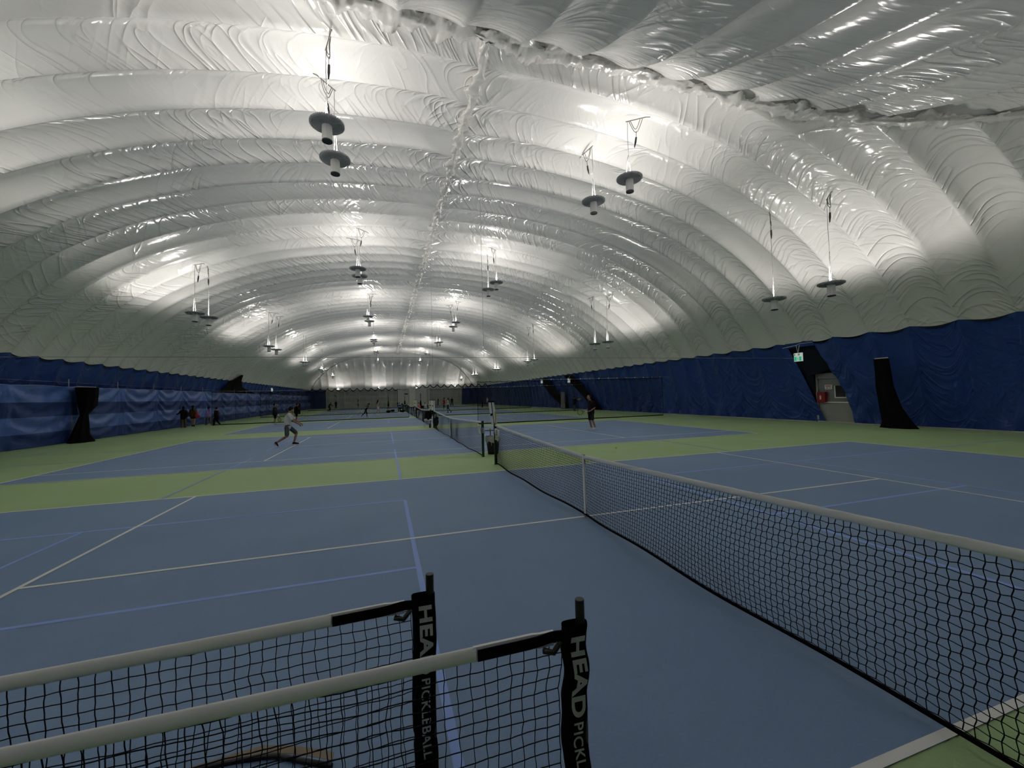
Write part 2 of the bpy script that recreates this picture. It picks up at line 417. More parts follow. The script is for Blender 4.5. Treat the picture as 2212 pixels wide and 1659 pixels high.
link('wall_back', end_wall(False), [M['dome_cap'], M['liner']], smooth=True, kind='structure')

# gathered flap that hides the ridge cable, and the flaps where the end panels meet the barrel
def gathered(path, name, width, amp, seed, m=14, step=0.045, fx=1.0, fz=0.8):
    """crumpled sleeve round a cable: path Vectors"""
    pts = [Vector(p) for p in path]
    L = [0]
    for a, b in zip(pts[:-1], pts[1:]): L.append(L[-1]+(b-a).length)
    st = []; dd = 0
    while dd < L[-1]:
        st.append(dd); dd += step*(1 if dd < 40 else 2.0)
    P = np.zeros((len(st), m+1, 3)); j = 0
    for i, s in enumerate(st):
        while j < len(L)-2 and L[j+1] < s: j += 1
        f = (s-L[j])/max(1e-6, L[j+1]-L[j]); c = pts[j].lerp(pts[j+1], f); t = (pts[j+1]-pts[j]).normalized()
        side = t.cross(Vector((0, 0, 1))).normalized(); up = side.cross(t).normalized()
        rr = width*(0.75+0.5*mnoise.noise(Vector((s*0.9+seed, seed, 0))))
        ox = 0.10*mnoise.noise(Vector((s*1.4+seed*3, 5, seed))); oz = 0.10*mnoise.noise(Vector((s*1.2+seed, 9, seed)))
        pin = 1-0.45*abs(math.cos(PI*(c.y-RY0)/RIB))**8
        for k in range(m+1):
            a = 2*PI*k/m
            q = Vector((math.cos(a)*1.3+seed*7, math.sin(a)*1.3, s*2.6))
            q2 = Vector((math.cos(a)*3.2+seed*3, math.sin(a)*3.2, s*8.0))
            r = rr*pin*(1+amp*mnoise.noise(q)*1.6+amp*0.8*abs(mnoise.noise(q2)))
            p = c+side*(math.cos(a)*r*fx+ox)+up*(math.sin(a)*r*fz+oz*0.6)
            P[i, k] = p
    return grid_mesh(name, P)
ridge = [(0, y, HH-0.14) for y in np.arange(4.8, 85.2, 0.5)]
link('trim_1', gathered(ridge, 'ridge', 0.14, 1.3, 1.0, fx=1.1, fz=0.6), M['seam'], smooth=True, kind='structure')
def seam_path(near):
    out = []
    for x in np.concatenate([np.linspace(-18.3, 18.3, 120)]):
        z = float(PZ(x)); y = float(ynear(z) if near else yfar(z))
        out.append((x, y+(0.05 if near else -0.05), z-0.08))
    return out
link('trim_2', gathered(seam_path(True), 'near_seam', 0.13, 1.4, 2.0, fx=1.9, fz=0.5), M['seam'], smooth=True, kind='structure')
link('trim_3', gathered(seam_path(False), 'far_seam', 0.12, 0.6, 3.0, step=0.2), M['seam'], smooth=True, kind='structure')

# ------------------------------------------------------------------ floor with the painted courts
fl = MB()
def rect(x0, x1, y0, y1, z, mi):
    fl.cur = mi; fl.add([(x0, y0, z), (x1, y0, z), (x1, y1, z), (x0, y1, z)], [(0, 1, 2, 3)])
rect(-19.9, 21.2, -8.6, 95.2, 0.0, 0)
BL = 11.885; LW = 0.05
def hline(y, x0, x1, mi=2, z=0.006, w_=LW): rect(x0, x1, y-w_/2, y+w_/2, z, mi)
def vline(x, y0, y1, mi=2, z=0.006, w_=LW): rect(x-w_/2, x+w_/2, y0, y1, z+0.0007, mi)
COURTS = [0.0, 12.98, 27.45, 41.95, 56.45, 70.95, 85.3]
for i, yc in enumerate(COURTS):
    hwid = 4.115 if i == 0 else 5.485
    rect(-BL, BL, yc-hwid, yc+hwid, 0.003, 1)
    for s in (-1, 1):
        hline(yc+s*(hwid-LW/2), -BL, BL)
        if i > 0: hline(yc+s*4.115, -BL, BL)
        vline(s*(BL-LW/2), yc-hwid, yc+hwid, w_=0.07)
        vline(s*6.40, yc-4.115, yc+4.115)
        vline(s*(BL-0.12), yc-0.025, yc+0.025, w_=0.15)
    hline(yc, -6.4, 6.4)
    # blue pickleball lines, one court on each half
    if i < 3:
        for s in (-1, 1):
            zb = 0.0045
            for yy in ((yc-0.95+3.05, yc-0.95-3.05) if i == 0 else (yc+1.9-3.05-0.1, yc+1.9+3.05)):
                hline(yy, min(s*2.5, s*15.9), max(s*2.5, s*15.9), 3, zb)
            y0, y1 = (yc-4.0, yc+2.1) if i == 0 else (yc-1.25, yc+4.95)
            vline(s*2.5, y0, y1, 3, zb, 0.055); vline(s*15.9, y0, y1, 3, zb)
            ym = yc-0.95 if i == 0 else yc+1.85
            hline(ym, min(s*2.5, s*7.05), max(s*2.5, s*7.05), 3, zb)
            hline(ym, min(s*11.35, s*15.9), max(s*11.35, s*15.9), 3, zb)
            vline(s*7.05, y0, y1, 3, zb); vline(s*11.35, y0, y1, 3, zb)
# blue lines of the court laid across the green strip between the first two courts
for s in (-1, 1):
    vline(s*2.5, 4.16, 9.9, 3, 0.0045, 0.055); vline(s*6.98, 4.16, 9.85, 3, 0.0045, 0.045)
for x, y, a, b in ((-0.85, 6.85, .5, .12), (-0.5, 6.65, .18, .09), (-1.5, 6.7, .12, .05), (-1.15, 6.55, .1, .04)):
    n = 14; fl.cur = 4
    fl.add([(x+a*math.cos(2*PI*k/n)*(0.7+0.3*math.sin(k*2.3)), y+b*math.sin(2*PI*k/n)*(0.7+0.3*math.cos(k*3.1)), 0.004) for k in range(n)], [tuple(range(n))])
M['scuff'] = mat('pale_scuff', (0.42, 0.50, 0.36), 0.7)
fl.build('floor', [M['court_green'], M['court_blue'], M['line_white'], M['line_blue'], M['scuff']], kind='structure')
ft = MB()
for y in np.arange(-7.5, 94, 0.5):
    if 8.5 < y < 10.2: continue
    ft.box((19.02+0.03*math.sin(y*3), y, 0.02), (0.10, 0.5, 0.05))
ft.build('baseboard_right', M['concrete'], kind='structure')

# ------------------------------------------------------------------ hanging uplights
# wide batwing optic: little light straight up, most of it thrown out between 40 and 75 degrees
UPLIGHT = bpy.data.lights.new('uplight', 'POINT'); UPLIGHT.energy = LAMP_W; UPLIGHT.color = (1.0, 0.93, 0.89); UPLIGHT.shadow_soft_size = 0.16
UPLIGHT.use_nodes = True
_k = NT(UPLIGHT); _em = _k.n['Emission']
_tc = _k.node('ShaderNodeTexCoord'); _sp = _k.node('ShaderNodeSeparateXYZ'); _k.l.new(_tc.outputs['Normal'], _sp.inputs[0])
_cz = _k.m('MAXIMUM', _sp.outputs[2], 0.0)
_int = _k.m('MULTIPLY', _k.ramp(_cz, 0.0, 0.42), _k.m('POWER', _k.m('MAXIMUM', _cz, 0.28), -1.4))
_k.l.new(_int, _em.inputs['Strength'])
def make_lamp(label, loc, hook_z, loops, tilt):
    t = empty('pendant_uplight', loc, random.uniform(0, 6), label=label, cat='lamp', group='pendant uplights hung in four rows under the dome')
    # finned disc
    mb = MB(); mb.lathe([(0.13, -0.03), (0.26, -0.035), (0.40, -0.012), (0.425, 0.0), (0.425, 0.045), (0.38, 0.055), (0.2, 0.06), (0.05, 0.06)], n=48)
    for k in range(48):
        a = 2*PI*k/48; c, s = math.cos(a), math.sin(a)
        for r0, r1, z0, z1 in ((0.17, 0.40, -0.055, -0.01),):
            w2 = 0.006; vs = []
            for r in (r0, r1):
                for zz in (z0 if r == r0 else -0.03, z1+0.01):
                    for q in (-w2, w2): vs.append((r*c-q*s, r*s+q*c, zz))
            mb.add(vs, [(0, 1, 3, 2), (4, 6, 7, 5), (0, 4, 5, 1), (2, 3, 7, 6), (0, 2, 6, 4), (1, 5, 7, 3)])
        mb.box((0.425*c, 0.425*s, 0.0225), (0.03, 0.03, 0.05), a)
    mb.build('heat_sink', M['heat'], t)
    mb = MB(); n = 40; prof = []
    for zz in (-0.03, -0.44): prof.append(zz)
    vs = []
    for zz in prof:
        for k in range(n):
            a = 2*PI*k/n; r = 0.132 if k % 2 else 0.124; vs.append((r*math.cos(a), r*math.sin(a), zz))
    mb.add(vs, [(k, (k+1) % n, n+(k+1) % n, n+k) for k in range(n)]+[tuple(range(n))])
    mb.build('housing', M['housing'], t)
    MB().lathe([(0.134, -0.43), (0.134, -0.46), (0.10, -0.455), (0.0, -0.445)], n=32).build('end_plate', M['housing_end'], t)
    MB().lathe([(0.30, 0.058), (0.29, 0.066), (0.0, 0.068)], n=28).build('glass', M['lamp_glow'], t)
    lo = bpy.data.objects.new('uplight_source', UPLIGHT); col.objects.link(lo); lo.parent = t; lo.location = (0, 0, 0.26)
    H = hook_z-loc[2]; jn = min(1.25, H*0.42)
    MB().tube([(0.085, 0, 0.06), (0.095, 0.01, 0.25), (0.06, 0, jn*0.75), (0.005, 0, jn)], 0.014, 6).build('power_cable', M['rope'], t, smooth=True)
    mb = MB(); nl = int(jn/0.085)
    for k in range(nl):
        f = (k+0.5)/nl; x = -0.05*(1-f)
        p = Vector((x, 0, 0.06+f*(jn-0.06)))
        a = PI/2 if k % 2 else 0
        ring = [(p.x+0.013*math.cos(q)*math.cos(a), p.y+0.013*math.cos(q)*math.sin(a), p.z+0.036*math.sin(q)) for q in np.linspace(0, 2*PI, 9)]
        mb.tube(ring, 0.006, 4, cap=False)
    mb.build('chain', M['chain'], t, kind='stuff')
    MB().tube([(0, 0, jn), (0.015, 0.01, jn+(H-jn)*0.5), (0, 0, H)], 0.010, 6).build('rope', M['cable'], t, smooth=True)
    if loops:
        b = MB(); b.tube([(0.06, 0, H+0.02), (-0.62, 0.04, H+0.015), (-0.75, 0.05, H-0.02)], 0.016, 5)
        b.build('hook_bar', M['cord'], t)
        c = MB()
        for x0, x1, dp in ((-0.05, -0.5, 0.42), (-0.1, -0.42, 0.30)):
            c.tube([(x0+(x1-x0)*f, 0.02*math.sin(f*9), H-dp*math.sin(PI*f)) for f in np.linspace(0, 1, 9)], 0.011, 5)
        c.tube([(-0.28, 0, H-0.38), (-0.27, 0, H-0.6)], 0.010, 5)
        c.build('cord_loops', M['cord'], t)
        MB().tube([(-0.27, 0, H-0.6), (-0.24, 0, H-0.78), (-0.20, 0, H-0.95)], [0.03, 0.035, 0.015], 8).build('connector', M['black_gloss'], t)
        MB().tube([(-0.20, 0, H-0.95), (-0.12, 0, H-1.02), (0.0, 0, H-1.0)], 0.008, 5).build('connector_cord', M['rope'], t)
    return t
ORD = ['first', 'second', 'third', 'fourth', 'fifth', 'sixth']
ROWS = {
 'in the row left of ceiling ridge': [(-4.17, 6.2, 9.25), (-4.13, 7.7, 9.16), (-4.1, 18.3, 9.06), (-4.1, 20.1, 9.17), (-4.1, 33.0, 9.26), (-4.03, 34.5, 9.12), (-3.96, 47.0, 9.13), (-3.96, 48.6, 9.13), (-3.95, 61.0, 9.2), (-3.92, 63.0, 9.2), (-3.9, 75.5, 9.1), (-3.9, 77.3, 9.1)],
 'in the row right of ceiling ridge': [(5.44, 6.5, 9.24), (4.97, 8.2, 9.18), (4.26, 19.8, 9.19), (4.13, 21.4, 9.14), (4.07, 34.3, 9.19), (4.07, 36.0, 9.06), (4.26, 48.0, 9.07), (4.07, 49.3, 9.16), (3.95, 62.0, 9.06), (4.26, 63.9, 9.08), (4.1, 76, 9.1), (4.1, 77.6, 9.1)],
 'in the far right row': [(13.36, 5.4, 5.71), (13.05, 7.5, 5.61), (13.19, 21.2, 5.63), (12.71, 22.3, 5.62), (12.57, 35.2, 5.6), (12.47, 37.0, 5.56), (12.35, 49.0, 5.55), (12.38, 50.5, 5.66), (12.34, 63.0, 5.61), (12.22, 65.0, 5.65), (12.3, 77, 5.6)],
 'in the far left row': [(-12.6, 5.6, 6.75), (-12.5, 7.3, 6.75), (-12.53, 20.5, 6.73), (-12.28, 21.6, 6.72), (-12.19, 33.9, 6.61), (-12.1, 36.0, 6.56), (-11.83, 47.5, 6.44), (-11.72, 48.5, 6.53), (-11.62, 60.0, 6.43), (-11.7, 62.0, 6.43), (-11.83, 76.0, 6.34)],
}
for rn, lst in ROWS.items():
    for i, (x, y, z) in enumerate(lst):
        which = 'nearer' if i % 2 == 0 else 'farther'
        pn = i//2
        zz = float(min(PZ(x), 11.3))+0.05
        if pn == 0 and y < 6 and 'left row' in rn: lab = f'pendant uplight, nearer of the first pair {rn}'
        else: lab = f'pendant uplight, {which} of the {ORD[pn]} pair {rn}'
        make_lamp(lab, (x, y, z), zz-0.02, y < 40, 0)
names = ['leftmost', 'second from left', 'third from left', 'rightmost']
for i, x in enumerate((-12.5, -4.0, 4.4, 13.4)):
    z = 4.15; y = 91.4
    make_lamp(f'low uplight glowing on far end wall, {names[i]} of the four', (x, y, z), float(np.interp((YF-y)/FS, _td, _zs))+0.35, False, 0)

for i, x in enumerate((-12.5, -5.2, 4.4, 13.4)):
    make_lamp(f'low uplight behind the viewer before the near end wall, {names[i]} of the four', (x, -5.0, 4.15), float(np.interp(-5.0-YN, _td, _zs))+0.35, False, 0)

# ------------------------------------------------------------------ tennis nets
def net_z(y, half, ph, ch):
    a = abs(y)/half
    return ch+(ph-ch)*(0.75*a+0.25*a*a)
def tennis_net(label, yc, half=5.03, cell=0.046, thick=0.0043, strapped=True, ragged=0.0, near_detail=False):
    t = empty('tennis_net', (0, yc, 0), label=label, cat='net', group='tennis nets in line down the dome')
    PH, CH = 1.07, 0.914
    for s in (-1, 1):
        p = MB(); p.lathe([(0.040, 0.0), (0.040, 1.06), (0.034, 1.085), (0.0, 1.09)], (0, s*(half+0.04), 0), 16)
        p.lathe([(0.052, 0.0), (0.052, 0.012), (0.041, 0.014)], (0, s*(half+0.04), 0), 16)
        post = p.build('post', M['green_post'], t, smooth=False)
        if s < 0:
            g = MB(); g.box((0.0, s*(half+0.10), 0.80), (0.05, 0.05, 0.16)); g.tube([(0, s*(half+0.13), 0.80), (0.02, s*(half+0.20), 0.80), (0.02, s*(half+0.20), 0.70)], 0.008, 6)
            g.build('winch', M['steel'], post)
    bot = lambda y: 0.035+0.030*math.sin(abs(y)/half*PI)+0.012*math.sin(y*3.1)
    xb = lambda y, f: (0.05*math.sin(y*0.9+1.0)+0.03*math.sin(y*2.7))*f*(1-f)*4*0.7 - (0.10*math.sin(PI*min(1, abs(y)/half)))*(1-f)
    nv = int(2*half/cell); nh = 20
    ys = np.linspace(-half, half, nv+1)
    P = np.zeros((nv+1, nh+1, 3))
    for i, y in enumerate(ys):
        zt = net_z(y, half, PH, CH)-0.05; zb = bot(y)+0.02
        for j in range(nh+1):
            f = j/nh; zz = zb+(zt-zb)*f
            wob = (0.0027 if (i+j) % 2 else -0.0027)
            P[i, j] = (xb(y, f), y+wob*(1.6 if j not in (0, nh) else 0), zz+(0.003 if (i+j) % 2 else -0.003))
    mb = MB()
    def strand(pts):
        n = len(pts); r = thick; vs = []; fs = []
        for p in pts:
            vs += [(p[0]+r*0.5, p[1], p[2]+r*0.5), (p[0]-r*0.5, p[1]+r*0.5, p[2]-0.0), (p[0]+0.0, p[1]-r*0.5, p[2]-r*0.5)]
        for k in range(n-1):
            for q in range(3): fs.append((k*3+q, k*3+(q+1) % 3, k*3+3+(q+1) % 3, k*3+3+q))
        mb.add(vs, fs)
    def ease(pts, lat):        # rounds the cord between two knots
        if not near_detail: return pts
        out = [pts[0]]
        for a_, b_ in zip(pts[:-1], pts[1:]):
            for f_, e_ in ((0.2, 0.09), (0.5, 0.5), (0.8, 0.91)):
                q_ = a_+(b_-a_)*f_; q_[lat] = a_[lat]+(b_[lat]-a_[lat])*e_; out.append(q_)
            out.append(b_)
        return out
    for i in range(nv+1): strand(ease(P[i], 1))
    for j in range(nh+1): strand(ease(P[:, j], 2))
    mb.build('netting', M['net'], t, kind='stuff')
    # white band folded over the cable, slightly wrinkled
    yy = np.linspace(-half, half, 260 if near_detail else 90)
    sec = 10; Q = np.zeros((len(yy), sec+1, 3))
    for i, y in enumerate(yy):
        zt = net_z(y, half, PH, CH)
        for k in range(sec+1):
            a = k/sec*2*PI
            cx = 0.011*math.cos(a); cz = 0.031*math.sin(a)-0.031
            wr = 0.006*mnoise.noise(Vector((y*9+cz*60, cx*30, yc)))+0.006*mnoise.noise(Vector((y*22+cz*70, 3, yc)))
            Q[i, k] = (cx*(1+0.0)+wr*1.4*(1 if math.cos(a) > 0 else -1), y, zt+cz+(0.004*mnoise.noise(Vector((y*6, 0, yc))) if math.sin(a) < 0.3 else 0))
    link('top_band', grid_mesh('top_band', Q), M['white_tape'], t, smooth=True)
    mb = MB(); mb.tube([(xb(y, 0), y, bot(y)) for y in yy], 0.014, 6); mb.build('bottom_band', M['black'], t, smooth=True)
    for s in (-1, 1):
        MB().box((0, s*(half-0.01), 0.52), (0.012, 0.04, 0.95)).build('side_band', M['black'], t)
    if strapped:
        MB().ribbon([(-0.006, 0, 0.0), (-0.010, 0, 0.45), (-0.012, 0, CH+0.004), (0.012, 0, CH+0.004), (0.012, 0, 0.45), (0.010, 0, 0.0)], (0, 0.05, 0), (0.004, 0, 0)).build('centre_strap', M['white_tape'], t)
        MB().box((0, 0, 0.012), (0.05, 0.06, 0.02)).build('floor_anchor', M['steel'], t)
    return t
tennis_net('nearest black tennis net with white band, crossing the right foreground', 0.0, near_detail=True)
net2 = tennis_net('second tennis net, with white centre strap, beyond the trash bin', 12.98, half=6.40, cell=0.05, thick=0.0035)
net3 = tennis_net('third tennis net, behind the chair and bags', 27.45, half=6.40, cell=0.055, thick=0.004)
LABN = {41.95: 'fourth tennis net, next to the people seated on the bench', 56.45: 'fifth tennis net from the camera, small and far away', 70.95: 'sixth tennis net from the camera, near the far end', 85.3: 'last and farthest tennis net before the end wall'}
for yc, lab in LABN.items():
    c = net3.copy(); col.objects.link(c); c.location = (0, yc, 0); c['label'] = lab
    for ch in list(net3.children):
        d = ch.copy(); col.objects.link(d); d.parent = c
        for g in ch.children:
            e = g.copy(); col.objects.link(e); e.parent = d

# notices tied to the nets
def sheet(label, y0, y1, z0, z1, mark, yc_):
    x = -0.035
    t = empty('paper_sign', (x, (y0+y1)/2, z0), label=label, cat='sign')
    h = z1-z0; hw = (y0-y1)/2
    mb = MB(); n = 6; vs = []
    P = np.zeros((n+1, n+1, 3))
    for i in range(n+1):
        for j in range(n+1):
            P[i, j] = (0.010*math.sin(i*1.3+j), hw-2*hw*i/n, h*j/n+0.006*math.sin(i))
    o = link('sheet', grid_mesh('sheet', P), M['paper'], t, smooth=True)
    md = o.modifiers.new('th', 'SOLIDIFY'); md.thickness = 0.002
    g = MB()
    if mark:
        x_ = -0.014
        g.box((x_, -hw*0.05, h*0.66), (0.002, hw*0.16, h*0.42)); g.box((x_, hw*0.22, h*0.47), (0.002, hw*0.45, h*0.045)); g.box((x_, hw*0.42, h*0.66), (0.002, hw*0.07, h*0.40))
        g.box((x_, -hw*0.02, h*0.90), (0.002, hw*0.3, h*0.05))
        for k in range(3): g.box((x_, -hw*0.1+0.02*k, h*(0.30-k*0.07)), (0.002, hw*(1.0-0.25*k), h*0.018))
    else:
        for k in range(4): g.box((-0.014, 0.01*k-0.01, h*(0.75-k*0.13)), (0.002, hw*(0.9-0.2*k), h*0.03))
    g.build('print', M['ink'], t)
    return t
sheet('white paper notice with a black hook-like mark, tied to the nearest net', 4.98, 4.52, 0.66, 0.965, True, 0)
sheet('white paper notice hung at the near end of the second net', 7.05, 6.70, 0.67, 0.965, False, 0)

# score keepers: tall twin slats that carry sliding number tags
def scorer(label, x, y, lean, yellow, z0=1.06, h=0.60):
    t = empty('score_keeper', (x, y, z0), label=label, cat='scoreboard', group='score keepers standing on the net posts')
    for s in (-1, 1):
        b = MB(); b.ribbon([(s*0.045+lean*0.0, 0, 0.0), (s*0.045-lean, 0, h)], (0.062, 0, 0), (0, 0.016, 0)); b.build('slat', M['white_tape'], t)
    MB().ribbon([(0, 0.004, -0.12), (-lean*1.05, 0.004, h+0.02)], (0.02, 0, 0), (0, 0.012, 0)).build('spine', M['black'], t)
    MB().box((-lean, 0, h+0.012), (0.17, 0.03, 0.03)).build('top_cap', M['black'], t)
    MB().box((-0.045-lean*0.45, -0.014, h*0.45), (0.05, 0.01, 0.06)).build('slider', M['black'], t)
    if yellow:
        cloth('yellow_tags', (0.55, 0.42, 0.05)); MB().box((0.055-lean*0.3, -0.014, h*0.32), (0.03, 0.01, 0.30)).build('number_tags', M['yellow_tags'], t)
scorer('tall pale score keeper on the far post of the nearest net', -0.02, 5.07, 0.07, True)
scorer('pale score keeper on the far post of the second net, with black slider', 0.0, 19.42, 0.0, False)
scorer('pale score keeper with yellow tags on the near post of the third net', 0.02, 21.0, 0.0, True)
scorer('score keeper on the far post of the third net', 0.0, 33.9, 0.0, False)
scorer('score keeper on the near post of the fourth net', 0.02, 35.5, 0.0, False)

# ------------------------------------------------------------------ pickleball nets in the foreground
def text_mesh(s, size, bold, sx=1.0):
    cu = bpy.data.curves.new('t', 'FONT'); cu.body = s; cu.size = size; cu.offset = bold; cu.extrude = 0.0006; cu.space_character = 1.06
    o = bpy.data.objects.new('t', cu); col.objects.link(o)
    dg = bpy.context.evaluated_depsgraph_get(); me = bpy.data.meshes.new_from_object(o.evaluated_get(dg))
    bpy.data.objects.remove(o); bpy.data.curves.remove(cu)
    for v in me.vertices: v.co.x *= sx
    return me
def pickle_net(label, px, py, rz, seed, droop_tail):
    t = empty('pickleball_net', (px, py, 0), rz, label=label, cat='net', group='portable pickleball nets')
    Lh = 6.7; TOP = 0.915; WB = 0.0015 if seed > 0.9 else 0.006
    for k, x in enumerate((0.0, -Lh)):
        p = MB(); p.lathe([(0.0185, 0.02), (0.0185, 1.008), (0.017, 1.010), (0.0, 1.010)], (x, 0, 0), 20)
        post = p.build('post', M['black_gloss'], t)
        MB().tube([(x, -0.13, 0.02), (x, -0.08, 0.05), (x, 0, 0.07), (x, 0.08, 0.05), (x, 0.13, 0.02)], 0.018, 8).build('foot', M['black_gloss'], t, smooth=True)
    MB().tube([(0, 0, 0.07), (-Lh/2, 0, 0.09), (-Lh, 0, 0.07)], 0.016, 8).build('base_bar', M['black_gloss'], t, smooth=True)
    # sleeve
    zz = np.linspace(0.06, 0.925, 60); Q = np.zeros((60, 15, 3))
    for i, z in enumerate(zz):
        cx = -0.032+0.004*math.sin(z*9+seed)
        wob = WB*mnoise.noise(Vector((seed*5, 0, z*12)))
        pinch = math.exp(-((z-0.28-0.02*seed)/0.02)**2)*0.012*seed
        for k in range(15):
            a = 2*PI*k/14
            ca, sa = math.cos(a), math.sin(a)
            sx = 0.053*np.sign(ca)*abs(ca)**0.55+wob*2-pinch*np.sign(ca)*0.6; sy = 0.022*np.sign(sa)*abs(sa)**0.8+0.003*mnoise.noise(Vector((a*1.5, seed*3, z*30)))
            Q[i, k] = (cx+sx, sy-0.002, z)
    sl = link('sleeve', grid_mesh('sleeve', Q[:, ::-1]), M['black'], t, smooth=True)
    # lettering reads down the sleeve, on the side facing the camera
    for s_, size, bold, z0, ln in (('HEAD', 0.088, 0.0035, 0.884, 0.305), ('PICKLEBALL', 0.052, 0.0009, 0.560, 0.352)):
        me = text_mesh(s_, size, bold)
        xs = [v.co.x for v in me.vertices]; ysv = [v.co.y for v in me.vertices]
        w_, h_ = max(xs)-min(xs), max(ysv)-min(ysv); x0, y0 = min(xs), min(ysv)
        ht = 0.058 if s_ == 'HEAD' else 0.040
        for v in me.vertices:
            u = (v.co.x-x0)/w_*ln; q = (v.co.y-y0)/h_*ht-ht/2; d = v.co.z
            zc = z0-u
            v.co = (-0.026+q+WB*mnoise.noise(Vector((seed*5, 0, zc*12)))*2+0.004*math.sin(zc*9+seed), -0.0310-abs(d), zc)
        link('lettering', me, M['text_white'], sl)
    # band with black strap end
    zt = lambda x: TOP-0.055*(1-(1-abs(x)/(Lh/2))**2) if abs(x) < Lh/2 else TOP-0.055*(1-(abs(x)/(Lh/2)-1)**2)
    xs = np.linspace(-0.42, -Lh+0.3, 160)
    Q = np.zeros((len(xs), 13, 3))
    for i, x in enumerate(xs):
        for k in range(13):
            a = 2*PI*k/12
            Q[i, k] = (x, 0.013*math.cos(a)+0.0015*mnoise.noise(Vector((x*12, a, seed))), zt(x)-0.027+0.028*math.sin(a)*abs(math.sin(a))**0.1)
    link('top_band', grid_mesh('top_band', Q), M['white_tape'], t, smooth=True)
    # white core continuing under the strap to near the post, then the strap itself
    MB().ribbon([(x, 0.0, zt(x)-0.027-(0.004 if x > -0.2 else 0)) for x in np.linspace(-0.115, -0.43, 12)], (0, 0, 0.054), (0, 0.012, 0)).build('band_end', M['white_tape'], t)
    MB().ribbon([(x, -0.012, zt(x)-0.029+0.008*math.exp(-((x+0.12)/0.05)**2)) for x in np.linspace(-0.03, -0.415, 20)], (0, 0, 0.040), (0, 0.006, 0)).build('strap', M['black'], t)
    mb = MB(); mb.tube([(-0.09, -0.01, zt(0)-0.05), (-0.12, -0.012, zt(0)-0.085), (-0.16, -0.012, zt(0)-0.07)], 0.012, 8); mb.build('toggle', M['black_gloss'], t, smooth=True)
    # netting
    cell = 0.050; nv = int((Lh-0.25)/cell); nh = 16
    mb = MB(); r = 0.0020
    P = np.zeros((nv+1, nh+1, 3))
    for i in range(nv+1):
        x = -0.085-i*cell
        for j in range(nh+1):
            f = j/nh; zb = 0.075+0.01*math.sin(x*3); z1 = zt(x)-0.052
            hump = math.sin(f*PI)
            dx = 0.012*mnoise.noise(Vector((x*3.5, z1*f*5, seed*4)))+0.008*mnoise.noise(Vector((x*14, f*14, seed)))+(0.03*(1-f)**2*math.sin(x*1.5+seed))
            dz = 0.008*mnoise.noise(Vector((x*9, f*9, seed+8)))
            dy = (0.035+0.015*math.sin(x*1.2+seed))*hump+0.012*mnoise.noise(Vector((x*4, f*5, seed+3)))
            P[i, j] = (x+dx*(1 if 0 < j else 0.3), dy, zb+(z1-zb)*f+dz)
    def strand(pts):
        fine = []
        for a, b in zip(pts[:-1], pts[1:]):
            fine.append(a); m_ = (a+b)/2; m_ = m_+np.array([0.0018*math.sin(m_[2]*90+m_[0]*50), 0, 0.0014*math.sin(m_[0]*110)]); fine.append(m_)
        fine.append(pts[-1]); mb.tube([tuple(p) for p in fine], r, 4, cap=False)
    for i in range(nv+1): strand(P[i])
    for j in range(nh+1): strand(P[:, j])
    mb.build('netting', M['net'], t, kind='stuff')
    return t
pickle_net('farther black pickleball net, its post left of the other one', -2.635, -3.555, math.radians(-0.6), 1.0, False)
pickle_net('nearest black pickleball net, its post close to bottom centre', -2.095, -4.005, math.radians(-2.2), 0.3, True)
MB().tube([(-3.90, -3.06, 0.012), (-3.70, -3.035, 0.012), (-3.55, -3.05, 0.014), (-3.46, -3.065, 0.016), (-3.38, -3.085, 0.016), (-3.28, -3.14, 0.014), (-3.1, -3.24, 0.012)], 0.013, 8).build('net_frame_foot', M['black_gloss'], None, smooth=True, label='curved black tube on the floor behind the pickleball nets', cat='tube')
MB().ribbon([(-3.82, -3.03, 0.003), (-3.6, -3.005, 0.003), (-3.46, -3.0, 0.003), (-3.3, -3.06, 0.003), (-3.1, -3.17, 0.003)], (0, 0.05, 0), (0, 0, 0.003)).build('floor_strap', M['tan'], None, label='tan strap lying on the court beside the curved black tube', cat='strap')

# ------------------------------------------------------------------ balls, bin, tray, chair, bags by the net posts
def ball(label, x, y, z=0.033):
    t = MB().sphere((0, 0, 0), 0.033, 16, 12)
    return t.build('tennis_ball', M['ball'], None, smooth=True, loc=(x, y, z), label=label, cat='ball', group='yellow tennis balls')
ball('yellow tennis ball on the green strip right of the nearest net', 4.37, 6.2)
ball('yellow tennis ball on the blue court near the man with the racket', 6.05, 15.1)
ball('yellow tennis ball in the air in front of the man in white', -5.96, 13.0, 1.04)
ball('yellow tennis ball resting on the black tray above the bin', 0.33, 6.9, 0.795)
bt = empty('trash_bin', (0.43, 7.0, 0), label='black trash bin with a clear bag liner between two net posts', cat='bin')
mb = MB(); n = 28; vs = []; lv = [0.0, 0.10, 0.3, 0.46]
for li, z in enumerate(lv):
    for k in range(n):
        a = 2*PI*k/n; r = 0.155+0.05*z/0.46; zz = z
        if li == 3: zz = z-0.10*max(0, math.cos(a+PI/2))**2
        vs.append((r*1.05*math.cos(a), r*0.8*math.sin(a), zz))
fs = [(i*n+k, i*n+(k+1) % n, (i+1)*n+(k+1) % n, (i+1)*n+k) for i in range(3) for k in range(n)]+[tuple(range(n-1, -1, -1))]
mb.add(vs, fs); mb.build('body', M['bin_black'], bt, smooth=True)
mb = MB(); vs = []
for z, rr in ((0.25, 0.165), (0.47, 0.215), (0.56, 0.20), (0.585, 0.215), (0.50, 0.232), (0.40, 0.226)):
    for k in range(n):
        a = 2*PI*k/n; j = 1+0.05*math.sin(k*2.7+z*30); vs.append((rr*1.05*j*math.cos(a), rr*0.82*j*math.sin(a), z+0.02*math.sin(k*1.9)))
